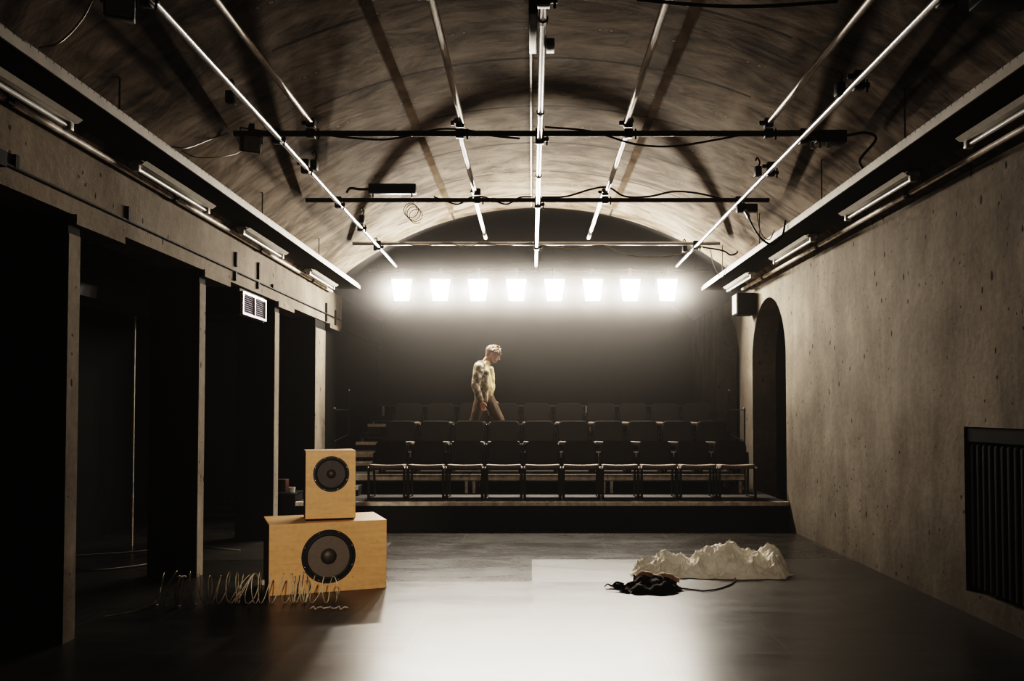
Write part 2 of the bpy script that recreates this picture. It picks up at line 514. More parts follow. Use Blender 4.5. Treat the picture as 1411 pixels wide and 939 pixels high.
BL = 1.44
def batten(x, y, label, first=[None]):
    if first[0] is None:
        t = thing('fluorescent_batten', label, 'light fitting', (x, y, TZ-0.002), 0, 'unlit fluorescent battens under the trays')
        mb = MB()
        mb.rbox(-0.05, 0.05, 0, BL, -0.038, 0.0, 0.006)
        mb.add([(-.05,0,-.038),(-.085,0,-.012),(-.085,BL,-.012),(-.05,BL,-.038)], [(0,1,2,3)])
        mb.add([(.05,0,-.038),(.085,0,-.012),(.085,BL,-.012),(.05,BL,-.038)], [(0,1,2,3)])
        mb.build('housing', M['whitemetal'], t, True)
        mb = MB(); mb.tube([(0, 0.05, -0.062), (0, BL-0.05, -0.062)], 0.016, 12); mb.build('tube', M['glass'], t, True)
        for yy in (0.0, BL-0.045):
            mb = MB(); mb.rbox(-0.028, 0.028, yy, yy+0.045, -0.085, -0.036, 0.006); mb.build('lamp_holder', M['whitemetal'], t, True)
        for yy in (0.25, BL-0.25):
            mb = MB(); mb.box(-0.02, 0.02, yy-0.02, yy+0.02, 0.0, 0.0015); mb.build('mount_plate', M['greymetal'], t)
        first[0] = t; return t
    t = copy_tree(first[0]); t.location = (x, y, TZ-0.002); t['label'] = label
    return t
ordn = ['nearest', 'second', 'third', 'fourth', 'fifth']
for k, y in enumerate((4.07, 6.42, 8.78, 11.42)):
    batten(-2.95, y, f'unlit fluorescent batten under the column-side tray, {ordn[k]} from the viewpoint')
for k, y in enumerate((4.45, 6.72, 9.15, 11.68)):
    batten(2.97, y, f'unlit fluorescent batten under the radiator-wall tray, {ordn[k]} from the viewpoint')

# ------------------------------------------------------------------ pipe grid
PZ, LZ, UZ = 3.823, 3.774, 3.91
def clamp_mb(x, y, z0, z1):
    mb = MB()
    mb.rbox(x-0.035, x+0.035, y-0.035, y+0.035, z0-0.036, z0+0.036, 0.008)
    mb.rbox(x-0.035, x+0.035, y-0.035, y+0.035, z1-0.036, z1+0.036, 0.008)
    mb.rbox(x+0.035, x+0.075, y-0.014, y+0.014, z0-0.016, z0+0.016, 0.004)
    mb.rbox(x-0.075, x-0.035, y-0.014, y+0.014, z1-0.016, z1+0.016, 0.004)
    mb.tube([(x+0.06, y, z0-0.05), (x+0.06, y, z0+0.04)], 0.007, 6)
    return mb
def pipe(name, p0, p1, r, mat, label, clamps=()):
    t = thing(name, label, 'pipe', p0)
    d = Vector(p1) - Vector(p0)
    mb = MB(); mb.tube([(0,0,0), d*0.5, d], r, 14); mb.build('tube', mat, t, True)
    for (x, y, z0, z1) in clamps:
        clamp_mb(x-p0[0], y-p0[1], z0-p0[2], z1-p0[2]).build('clamp', M['blackmetal'], t, True)
    return t
LX, CX, RX = -2.098, 0.063, 2.236
CROSS = ((4.66, 'first'), (7.10, 'second'), (9.375, 'third'), (11.84, 'fourth'))
for y, w in CROSS:
    cl = [(LX, y, LZ, PZ), (CX, y, LZ, PZ), (RX, y, LZ, PZ)]
    if y < 10.5: cl += [(-0.592, y, PZ, UZ), (0.793, y, PZ, UZ)]
    if y < 7.5: cl += [(-1.818, y, PZ, UZ), (1.945, y, PZ, UZ)]
    pipe('cross_pipe', (-2.45, y, PZ), (2.57, y, PZ), 0.024, M['blackmetal'] if y < 11.5 else M['steel'],
         f'{"black" if y < 11.5 else "steel"} lighting pipe spanning the vault, {w} crossbar from the viewpoint', cl)
pipe('long_pipe', (LX+0.06, 0.4, LZ), (LX, 13.4, LZ), 0.023, M['steel'], 'long shiny steel pipe below the crossbars on the column side', [(LX, 10.6, LZ, LZ+.06), (LX, 8.0, LZ, LZ+.06)])
pipe('long_pipe', (CX, 0.4, LZ), (CX, 13.4, LZ), 0.023, M['steel'], 'long shiny steel pipe down the middle of the vault', [])
pipe('long_pipe', (RX-0.06, 0.4, LZ), (RX, 13.4, LZ), 0.023, M['steel'], 'long shiny steel pipe below the crossbars on the radiator side', [(RX, 8.1, LZ, LZ+.06), (RX, 5.9, LZ, LZ+.06)])
for (x, y0, y1, lab) in ((-0.576, 0.4, 7.16, 'column side of the middle, nearest run'), (-0.618, 7.04, 9.43, 'column side of the middle, run between second and third crossbars'), (-0.634, 9.31, 11.88, 'column side of the middle, run ending at the fourth crossbar'),
                         (0.777, 0.4, 7.16, 'radiator side of the middle, nearest run'), (0.809, 7.04, 9.43, 'radiator side of the middle, run between second and third crossbars'), (0.777, 9.31, 11.88, 'radiator side of the middle, run ending at the fourth crossbar')):
    pipe('upper_pipe', (x, y0, UZ), (x, y1, UZ), 0.024, M['galv'], 'steel pipe above the crossbars, ' + lab)
pipe('upper_pipe', (-1.818, 0.4, UZ), (-1.818, 7.16, UZ), 0.024, M['galv'], 'steel pipe ending at the second crossbar beside the long column-side pipe')
pipe('upper_pipe', (1.945, 0.4, UZ), (1.945, 7.16, UZ), 0.024, M['galv'], 'steel pipe ending at the second crossbar beside the long radiator-side pipe')
for y in (4.9, 6.45, 8.2):
    o = bpy.data.objects['long_pipe.001']
    mb = MB(); mb.tube([(0, y-0.4-0.02, 0), (0, y-0.4+0.02, 0)], 0.030, 14); mb.build('coupler', M['blackmetal'], o, True)
t = thing('conduit', 'slim pale conduit along the crown of the vault above the middle pipe', 'conduit', (-0.01, 0, vz(0)-0.02))
mb = MB(); mb.tube([(0, 0.4, 0), (0, 12.9, 0)], 0.012, 8); mb.build('conduit_pipe', M['edge'], t, True)

# cables along the pipes
def cable(ctrl, r, mat, label, cat='cable', name='hanging_cable', n=8):
    mb = MB(); mb.tube(curve_pts(ctrl, n), r, 6)
    return tag(mb.build(name, mat, None, True), label, cat)
def cable_floor(*a): return cable(*a, name='floor_cable')
def pts_sag(x0, x1, y, z, sags, n=9):
    out = []
    for i in range(n):
        x = x0 + (x1-x0)*i/(n-1)
        out.append((x, y - 0.03 - 0.008*(i % 2), z + sags[i % len(sags)]))
    return out
cable(pts_sag(-1.85, -0.1, 7.10, PZ, (0.02, -0.03, -0.05, -0.06, -0.02, 0.025)), 0.008, M['rubber'], 'black cable looped along the second crossbar beside the middle pipe')
cable([(0.106, 7.061, 3.865), (0.476, 7.040, 3.823), (0.846, 7.040, 3.717), (1.163, 7.040, 3.701), (1.533, 7.040, 3.759), (1.850, 7.061, 3.823), (2.220, 7.061, 3.833)], 0.008, M['rubber'], 'black cable sagging below the second crossbar on the radiator side')
cable(pts_sag(-1.06, 0.0, 9.375, PZ, (0.03, -0.02, -0.05, 0.02)), 0.008, M['rubber'], 'black cable along the third crossbar between the wall strip light and middle pipe')
cable([(0.106, 9.333, 3.844), (0.370, 9.333, 3.854), (0.634, 9.323, 3.928), (0.824, 9.323, 3.949), (1.004, 9.333, 3.854), (1.268, 9.333, 3.854), (1.533, 9.333, 3.907), (1.797, 9.333, 3.886), (2.061, 9.333, 3.823)], 0.010, M['rubber'], 'black cable looping over the third crossbar on the radiator side')
cable(pts_sag(-1.8, 0.0, 11.84, PZ, (0.02, -0.03, -0.02, 0.01, -0.06)), 0.008, M['wirepale'], 'pale cable wound along the fourth crossbar on the column side')
cable([(0.106, 11.796, 3.801), (0.528, 11.786, 3.738), (0.951, 11.786, 3.791), (1.268, 11.786, 3.664), (1.638, 11.786, 3.632), (2.008, 11.786, 3.664), (2.325, 11.796, 3.780)], 0.008, M['wirepale'], 'pale cable sagging below the fourth crossbar on the radiator side')
cable([(0.581, 4.756, 3.823), (0.951, 4.735, 3.780), (1.268, 4.735, 3.775), (1.691, 4.756, 3.812)], 0.010, M['rubber'], 'black cable hanging from the first crossbar on the radiator side')
cable([(-2.495, 7.082, 3.823), (-2.621, 6.997, 3.738), (-2.60, 6.52, 3.53), (-2.675, 6.4, 3.50)], 0.005, M['wirepale'], 'thin pale wire from the second crossbar end down to the column-side tray')
cable([(-2.431, 7.082, 3.812), (-2.378, 7.040, 3.664), (-2.42, 6.75, 3.53), (-2.56, 6.6, 3.48), (-2.635, 6.5, 3.50)], 0.004, M['wirepale'], 'thin pale wire loop hanging from the second crossbar end')
cable([(-2.410, 4.756, 3.875), (-2.516, 4.809, 3.738), (-2.52, 4.6, 3.52), (-2.635, 4.6, 3.485)], 0.006, M['wirepale'], 'pale wire from the first crossbar end down to the column-side tray')
cable([(-2.70, 3.95, 3.44), (-2.60, 4.0, 3.52), (-2.62, 4.1, 3.54), (-2.69, 4.15, 3.46)], 0.007, M['wirepale'], 'short pale wire loop standing out of the column-side tray')
cable([(2.558, 7.040, 3.786), (2.695, 6.976, 3.791), (2.780, 6.976, 3.738), (2.66, 7.0, 3.58), (2.70, 7.05, 3.515)], 0.011, M['rubber'], 'thick black cable from the crossbar junction box down to the radiator-side tray')
cable([(2.294, 9.354, 3.738), (2.31, 9.1, 3.50), (2.36, 8.95, 3.33), (2.48, 8.95, 3.26), (2.60, 9.0, 3.36), (2.635, 9.0, 3.52)], 0.011, M['rubber'], 'black cable drooping from the third crossbar end to the radiator-side tray')
cable([(2.431, 9.376, 3.780), (2.46, 9.42, 3.6), (2.50, 9.42, 3.46), (2.58, 9.42, 3.40), (2.64, 9.42, 3.51)], 0.006, M['wirepale'], 'thin pale cable drooping from the third crossbar end to the radiator-side tray')
cable([(2.325, 11.817, 3.770), (2.590, 11.786, 3.717), (2.70, 11.80, 3.66), (2.78, 11.80, 3.68), (2.80, 11.80, 3.71)], 0.011, M['rubber'], 'black plug lead beside the fourth crossbar end at the radiator side')
cable([(2.431, 11.817, 3.738), (2.47, 11.75, 3.50), (2.56, 11.75, 3.35), (2.61, 11.75, 3.40), (2.64, 11.75, 3.51)], 0.006, M['wirepale'], 'pale wire loop below the fourth crossbar end at the radiator side')

# lamps and boxes on the pipes
t = thing('strip_light', 'black strip light standing on brackets on the third crossbar', 'light fitting', (-1.51, 9.375, PZ+0.12))
mb = MB(); mb.rbox(-0.255, 0.255, -0.05, 0.05, -0.05, 0.05, 0.006); mb.build('housing', M['blackmetal'], t, True)
for x in (-0.21, 0.21):
    mb = MB(); mb.box(x-0.008, x+0.008, -0.012, 0.012, -0.095, -0.05); mb.build('bracket', M['steel'], t)
mb = MB(); mb.tube(curve_pts([(-0.255, 0, 0), (-0.36, 0, 0.0), (-0.46, 0, 0.01), (-0.50, 0, -0.04)]), 0.014, 8); mb.build('lead', M['rubber'], t, True)
pts = []
for i in range(40):
    a = i*0.62
    pts.append((-1.32 + 0.075*math.cos(a)+0.002*i, 9.34+0.02*math.sin(a*.7), 3.717 + 0.075*math.sin(a) - 0.0022*i))
cable(pts, 0.004, M['wirepale'], 'tangled loop of thin wire hanging under the strip light', n=3)

def small_flood(loc, rz, tilt, label):
    t = thing('flood_lamp', label, 'light fitting', loc, rz)
    R = Matrix.Rotation(tilt, 4, 'X')
    mb = MB(); mb.rbox(-0.075, 0.075, -0.06, 0.06, -0.19, -0.05, 0.01, M=R); mb.build('housing', M['blackmetal'], t, True)
    mb = MB(); mb.rbox(-0.062, 0.062, -0.068, -0.058, -0.178, -0.062, 0.003, M=R); mb.build('lens', M['whitemetal'], t)
    mb = MB(); mb.tube([(-0.085, 0, -0.12), (-0.085, 0, -0.01), (0.085, 0, -0.01), (0.085, 0, -0.12)], 0.007, 6); mb.build('yoke', M['blackmetal'], t, True)
    mb = MB(); mb.rbox(-0.02, 0.02, -0.03, 0.03, -0.03, 0.03, 0.005); mb.build('clamp', M['blackmetal'], t, True)
    return t
small_flood((-2.251, 6.923, 3.812), 0.5, 0.3, 'small black flood lamp under the column-side end of the second crossbar')
small_flood((-2.17, 4.52, 3.80), 0.4, 0.2, 'small black flood lamp under the column-side end of the first crossbar')
for (x, y, lab) in ((-2.18, 6.24, 'black cable clip hung on the column-side long pipe near the second crossbar'), (-2.01, 7.98, 'black lamp clamp on the column-side long pipe past the second crossbar'), (-2.01, 10.25, 'black lamp clamp on the column-side long pipe past the third crossbar'),
                    (-2.17, 12.05, 'black lamp clamp at the far end of the column-side long pipe'), (2.14, 8.19, 'black lamp clamp on the radiator-side long pipe past the second crossbar'),
                    (2.17, 6.08, 'black lamp clamp on the radiator-side long pipe before the second crossbar'), (2.14, 12.15, 'black lamp clamp at the far end of the radiator-side long pipe')):
    t = thing('lamp_clamp', lab, 'clamp', (x, y, LZ+0.02))
    mb = MB(); mb.rbox(-0.03, 0.03, -0.04, 0.04, -0.03, 0.06, 0.008); mb.build('clamp_body', M['blackmetal'], t, True)
    mb = MB(); mb.tube(curve_pts([(0, 0, 0.05), (0.02, 0, 0.10), (0.0, 0.01, 0.15), (-0.02, 0, 0.12)]), 0.008, 6); mb.build('safety_hook', M['blackmetal'], t, True)
t = thing('junction_box', 'black junction box with pale plugs at the radiator end of the second crossbar', 'box', (2.473, 7.082, 3.780))
mb = MB(); mb.rbox(-0.16, 0.09, -0.07, 0.07, -0.05, 0.05, 0.008); mb.build('housing', M['blackmetal'], t, True)
for x in (-0.19, -0.13, -0.06):
    mb = MB(); mb.tube([(x, -0.05, -0.05), (x, -0.05, -0.10)], 0.016, 8); mb.build('plug', M['whitemetal'], t, True)
t = thing('junction_box', 'black junction box with a pale plug under the radiator end of the third crossbar', 'box', (2.304, 9.333, 3.717))
mb = MB(); mb.rbox(-0.10, 0.12, -0.05, 0.03, -0.04, 0.05, 0.008); mb.build('housing', M['blackmetal'], t, True)
mb = MB(); mb.tube([(-0.02, -0.05, -0.02), (0.02, -0.07, -0.11)], 0.02, 8); mb.build('plug', M['whitemetal'], t, True)
t = thing('projector', 'black projector hung at the radiator end of the first crossbar', 'projector', (2.600, 4.672, 3.823))
mb = MB(); mb.rbox(-0.16, 0.14, -0.14, 0.14, -0.05, 0.10, 0.015); mb.build('housing', M['blackmetal'], t, True)
mb = MB(); mb.box(-0.04, -0.02, -0.02, 0.02, 0.10, 0.3); mb.build('mount', M['blackmetal'], t)
for x in (-0.13, -0.07):
    mb = MB(); mb.tube([(x, -0.13, -0.05), (x, -0.13, -0.07)], 0.014, 8); mb.build('plug', M['whitemetal'], t, True)
cable([(2.727, 4.651, 3.801), (2.812, 4.598, 3.780), (2.80, 4.545, 3.62), (2.72, 4.4, 3.51)], 0.006, M['wirepale'], 'pale wire from the projector down to the radiator-side tray')
t = thing('dimmer_box', 'tall black dimmer box fixed beside the middle pipe at the first crossbar', 'box', (0.037, 4.883, 3.844))
mb = MB(); mb.rbox(-0.055, -0.005, -0.06, 0.5, -0.07, 0.05, 0.008); mb.build('housing', M['blackmetal'], t, True)
mb = MB(); mb.rbox(0.05, 0.10, 0.30, 0.42, -0.10, -0.05, 0.006); mb.build('plug', M['whitemetal'], t, True)

# ------------------------------------------------------------------ floodlights over the seating
FY, FZ = 13.70, 3.452
t = thing('lighting_bar', 'dark pipe carrying the row of lit floodlights', 'pipe', (-2.6, FY+0.05, FZ+0.30))
mb = MB(); mb.tube([(0,0,0), (5.4,0,0)], 0.024, 12); mb.build('tube', M['black'], t, True)
for x in (0.15, 2.7, 5.2):
    mb = MB(); mb.tube([(x,0,0), (x,0, vz(x-2.6)-FZ-0.30)], 0.012, 8); mb.build('hanger', M['black'], t, True)
fx = [(px-733)*FY/1200.0 for px in (553.5, 606.5, 659, 711.5, 764, 817, 868.5, 919.5)]
words = ['first', 'second', 'third', 'fourth', 'fifth', 'sixth', 'seventh', 'last']
def make_flood():
    t = thing('stage_floodlight', 'lit stage floodlight', 'floodlight', (0, FY, FZ), 0, 'row of lit floodlights over the seating')
    T = Matrix.Rotation(math.radians(-12), 4, 'X')
    mb = MB()   # tapered open-front reflector housing: wide on top, narrower below
    f = [(-0.165, -0.05, 0.16), (0.165, -0.05, 0.16), (0.118, -0.05, -0.19), (-0.118, -0.05, -0.19)]
    b = [(-0.12, 0.13, 0.12), (0.12, 0.13, 0.12), (0.09, 0.13, -0.13), (-0.09, 0.13, -0.13)]
    mb.add(f+b, [(4,5,6,7),(0,1,5,4),(1,2,6,5),(2,3,7,6),(3,0,4,7)])
    mb.build('housing', M['blackmetal'], t)
    mb = MB(); mb.add([(x*0.97, -0.045, z*0.97) for x, y, z in f], [(0,1,2,3)]); mb.build('lens', M['lamp'], t, fix=False)
    mb = MB(); mb.tube([(-0.185, 0.03, 0.0), (-0.185, 0.05, 0.21), (0.185, 0.05, 0.21), (0.185, 0.03, 0.0)], 0.008, 6); mb.build('yoke', M['blackmetal'], t, True)
    mb = MB(); mb.rbox(-0.03, 0.03, 0.02, 0.08, 0.20, 0.34, 0.008); mb.build('mount_clamp', M['blackmetal'], t, True)
    return t
proto = make_flood()
POWER = 80.0
for i, x in enumerate(fx):
    t = proto if i == 0 else copy_tree(proto)
    t.location.x = x
    t['label'] = f'lit white stage floodlight above the seating, {words[i]} counted from the column side'
    ld = bpy.data.lights.new('floodlight_beam', 'AREA')
    ld.shape = 'RECTANGLE'; ld.size = 0.22; ld.size_y = 0.055
    ld.energy = POWER; ld.color = LIGHTC
    lo = bpy.data.objects.new('floodlight_beam', ld); COL.objects.link(lo)
    lo.location = (x, FY-0.075, FZ-0.01)
    lo.rotation_euler = (math.radians(-71), 0, 0)

# warm front spotlight on the loudspeakers, and a wide soft one for the foreground
def spot(loc, target, power, size, blend, color, radius):
    ld = bpy.data.lights.new('unseen_spotlight', 'SPOT')
    ld.energy = power; ld.spot_size = math.radians(size); ld.spot_blend = blend; ld.color = color; ld.shadow_soft_size = radius
    lo = bpy.data.objects.new('unseen_spotlight', ld); COL.objects.link(lo)
    lo.location = loc
    lo.rotation_euler = (Vector(target)-Vector(loc)).to_track_quat('-Z', 'Y').to_euler()
spot((-0.3, -1.0, 3.3), (-1.75, 7.4, 0.62), 1650.0, 15, 0.7, (1.0, 0.89, 0.76), 0.15)
spot((0.9, 12.2, 4.2), (-0.70, 13.47, 2.0), 10.0, 26, 0.6, (1.0, 0.92, 0.78), 0.08)  # added fill on the front of the walking figure, no fixture behind it
spot((-1.9, 13.6, 4.2), (-0.72, 13.47, 2.0), 6.0, 26, 0.6, (1.0, 0.92, 0.80), 0.08)  # second added fill, for the figure's back, also without a fixture
spot((0.6, -1.0, 3.3), (1.75, 8.0, 0.2), 560.0, 11, 1.0, (1.0, 0.90, 0.76), 0.15)

spot((0.4, -1.0, 3.5), (0.3, 11.9, 0.55), 420.0, 30, 0.9, (1.0, 0.90, 0.78), 0.2)

# ------------------------------------------------------------------ air grille, radiator, wall speaker, aisle odds and ends
t = thing('air_grille', 'white framed ventilation grille under the beam between two columns', 'vent', (-3.11, 9.70, 2.70))
mb = MB()
for (y0, y1, z0, z1) in ((-0.41, 0.41, 0.10, 0.125), (-0.41, 0.41, -0.125, -0.10), (-0.41, -0.375, -0.10, 0.10), (0.375, 0.41, -0.10, 0.10), (-0.012, 0.012, -0.10, 0.10)):
    mb.box(-0.01, 0.02, y0, y1, z0, z1)
mb.build('frame', M['grillwhite'], t)
mb = MB()
for i in range(9):
    z = -0.09 + i*0.0225
    mb.add([(0.010, -0.375, z-0.007), (0.010, 0.375, z-0.007), (-0.008, 0.375, z+0.011), (-0.008, -0.375, z+0.011)], [(0,1,2,3)])
mb.build('louvres', M['lavender'], t)
mb = MB(); mb.box(-0.42, -0.012, -0.43, 0.43, -0.135, 0.155); mb.build('duct_box', M['black'], t)

t = thing('radiator', 'black ribbed radiator set in a niche of the concrete wall', 'radiator', (XR+0.11, 0, NICHE[2]))
mb = MB()
y = NICHE[1]-0.06; n = 0
while y > NICHE[0]+0.03 and n < 30:
    s = MB()
    s.rbox(-0.085, -0.035, y-0.028, y+0.028, 0.03, 1.12, 0.018, 3); s.rbox(0.0, 0.05, y-0.028, y+0.028, 0.03, 1.12, 0.018, 3)
    s.rbox(-0.06, 0.03, y-0.015, y+0.015, 0.05, 1.10, 0.008)
    s.build('rib', M['blackwall'], t, True)
    y -= 0.085; n += 1
for z in (0.09, 1.05):
    mb = MB(); mb.tube([(-0.02, NICHE[0]+0.02, z), (-0.02, NICHE[1]-0.02, z)], 0.022, 10); mb.build('header_pipe', M['blackwall'], t, True)
mb = MB(); mb.box(-0.095, 0.06, NICHE[0]+0.005, NICHE[1]-0.005, 1.14, 1.245); mb.build('top_cover', M['blackwall'], t)
mb = MB(); mb.box(0.075, 0.105, NICHE[0]+0.005, NICHE[1]-0.005, 0.002, 1.13); mb.build('back_panel', M['black'], t)
for yy in (4.8, 6.4):
    mb = MB(); mb.box(-0.05, 0.02, yy-0.02, yy+0.02, 0.003, 0.08); mb.build('foot', M['black'], t)

t = thing('wall_speaker', 'dark box loudspeaker mounted high on the wall above the arched opening', 'loudspeaker', (3.17, 12.95, 3.13))
mb = MB(); mb.rbox(-0.14, 0.13, -0.15, 0.15, -0.17, 0.15, 0.008); mb.build('cabinet', M['black'], t, True)
mb = MB(); mb.box(-0.152, -0.14, -0.13, 0.13, -0.15, 0.13); mb.build('speaker_grille', M['edge'], t)

mb = MB(); mb.tube([(-4.55, 9.95, 0.0), (-4.55, 9.95, 2.95)], 0.014, 8)
tag(mb.build('standing_pipe', M['edge'], None, True), 'thin vertical pipe standing in the dark side aisle', 'pipe')
t = thing('air_duct', 'long dim air duct hung in the dark side aisle', 'duct', (-4.4, 8.6, 2.62))
mb = MB(); mb.box(-0.2, 0.2, -1.2, 1.4, 0.0, 0.26); mb.build('duct_body', M['deck'], t)
for y in (-0.9, 1.1):
    mb = MB(); mb.box(-0.19, 0.19, y-0.015, y+0.015, 0.26, 0.33); mb.build('hanger_strap', M['black'], t)
t = thing('equipment_case', 'low black equipment case in the aisle behind the loudspeakers', 'case', (-3.33, 11.75, 0.0))
mb = MB(); mb.rbox(-0.20, 0.20, -0.2, 0.2, 0, 0.42, 0.01); mb.build('case_body', M['black'], t, True)
mb = MB(); mb.rbox(-0.205, 0.205, -0.205, 0.205, 0.42, 0.45, 0.008); mb.build('lid', M['blackmetal'], t, True)
mb = MB(); mb.rbox(-0.10, 0.06, -0.06, 0.10, 0, 0.16, 0.006)
o = mb.build('wooden_box', M['orange'], None, True); o.location = (-3.37, 11.8, 0.452); tag(o, 'small orange-brown box on top of the black equipment case', 'box')
mb = MB(); mb.lathe([(0.035, 0), (0.045, 0.07), (0.04, 0.07), (0.03, 0.01)], 16)
o = mb.build('cup', M['whitemetal'], None, True); o.location = (-3.19, 11.62, 0.452); tag(o, 'small white cup on the corner of the black equipment case', 'cup')
cable_floor([(-4.6, 8.6, 0.012), (-4.2, 8.4, 0.012), (-3.85, 8.7, 0.012), (-3.7, 9.1, 0.012), (-3.9, 9.6, 0.012)], 0.008, M['greymetal'], 'pale cable curving over the aisle floor behind a column')
cable_floor([(-4.9, 9.2, 0.012), (-4.3, 9.5, 0.012), (-3.95, 9.9, 0.012), (-3.2, 9.6, 0.012)], 0.007, M['greymetal'], 'second pale cable lying farther down the aisle floor')
mb = MB(); mb.rbox(-0.025, 0.025, -0.03, 0.03, 0, 0.05, 0.01)
o = mb.build('cable_plug', M['wirepale'], None, True); o.location = (-2.36, 7.75, 0); tag(o, 'small grey cable plug on the floor beside the large loudspeaker', 'plug')

# ------------------------------------------------------------------ stage, podests, steps, handrails
t = thing('stage_platform', 'low black stage platform carrying the front row of seats', 'stage', (0, 11.27, 0))
mb = MB(); mb.box(-3.05, 3.31, 0.012, 6.5, 0.0, 0.345); mb.build('platform_body', M['black'], t)
mb = MB(); mb.box(-3.05, 3.31, 0.0, 6.5, 0.345, 0.36); mb.build('deck', M['deck'], t)
mb = MB(); mb.box(-3.05, 3.31, -0.008, 0.06, 0.312, 0.362); mb.build('nosing', M['edge'], t)
def podest(x0, x1, y0, z, label, pale=True):
    t = thing('podest', label, 'podest', ((x0+x1)/2, y0, 0.363), 0, 'stepped podests of the seating')
    w = (x1-x0)/2-0.004; h = z-0.363
    mb = MB(); mb.box(-w, w, 0.0, 0.985, h-0.022, h); mb.build('deck', M['deck'], t)
    mb = MB(); mb.box(-w, w, -0.006, 0.002, h-0.075, h+0.001); mb.build('front_edge', M['edge'] if pale else M['black'], t)
    mb = MB(); mb.box(-w, w, 0.002, 0.05, h-0.09, h-0.022); mb.box(-w, w, 0.93, 0.98, h-0.09, h-0.022)
    mb.build('frame', M['darksteel'], t)
    for sx in (-1, 1):
        for yy in (0.06, 0.90):
            x = sx*(w-0.05)
            mb = MB(); mb.box(x-0.02, x+0.02, yy-0.02, yy+0.02, 0, h-0.09 if h > 0.1 else h-0.03); mb.build('leg', M['edge'] if yy < 0.5 else M['darksteel'], t)
    return t
rows = ['second', 'third', 'fourth', 'fifth', 'sixth']
mods = ((-2.86, -0.88, 'beside the stepped aisle'), (-0.88, 1.08, 'in the middle'), (1.08, 3.02, 'beside the arched wall'))
for k in range(5):
    for (x0, x1, w) in mods:
        podest(x0, x1, 12.40+k*1.0, 0.63+0.27*k, f'dark podest with a pale front edge under the {rows[k]} row, {w}' if k < 2 else f'all-black podest on the {rows[k]} level of the seating, {w}', k < 2)
for k in range(4):
    t = thing('aisle_step', f'half-height step box in the stepped aisle below the {rows[k]} row', 'step', (-2.62, 12.06+k, 0.36+0.27*k))
    zb = 0.001
    mb = MB(); mb.box(-0.22, 0.22, 0.0, 0.325, zb, 0.115); mb.build('step_body', M['black'], t)
    mb = MB(); mb.box(-0.22, 0.22, 0.0, 0.325, 0.115, 0.135); mb.build('tread', M['deck'], t)
    mb = MB(); mb.box(-0.22, 0.22, -0.008, 0.004, 0.085, 0.136); mb.build('nosing', M['edge'], t)
# black cheeks closing the sides of the podest stack
for side, x in (('column', -2.90), ('arch', 3.06)):
    t = thing('handrail', f'thin black handrail with steel caps on the {side} side of the seating', 'handrail', (x-0.045 if side == 'column' else x+0.11, 0, 0.36))
    for y, zt, nm in ((13.0, 1.56-0.36, 'post'), (14.0, 1.85-0.36, 'post')):
        mb = MB(); mb.tube([(0, y, 0.0), (0, y, zt)], 0.011, 8); mb.build(nm, M['black'], t, True)
        c = MB(); c.lathe([(0.003, -0.018), (0.014, -0.012), (0.018, 0.0), (0.014, 0.012), (0.003, 0.018)], 12, Matrix.Translation((0, y, zt+0.015))); c.build('cap', M['chrome'], t, True)
    mb = MB(); mb.tube([(0, 13.0, 1.19), (0, 14.0, 1.19)], 0.008, 8); mb.build('top_rail', M['black'], t, True)
    mb = MB(); mb.tube([(0, 13.0, 0.72), (0, 14.0, 0.80)], 0.008, 8); mb.build('mid_rail', M['black'], t, True)

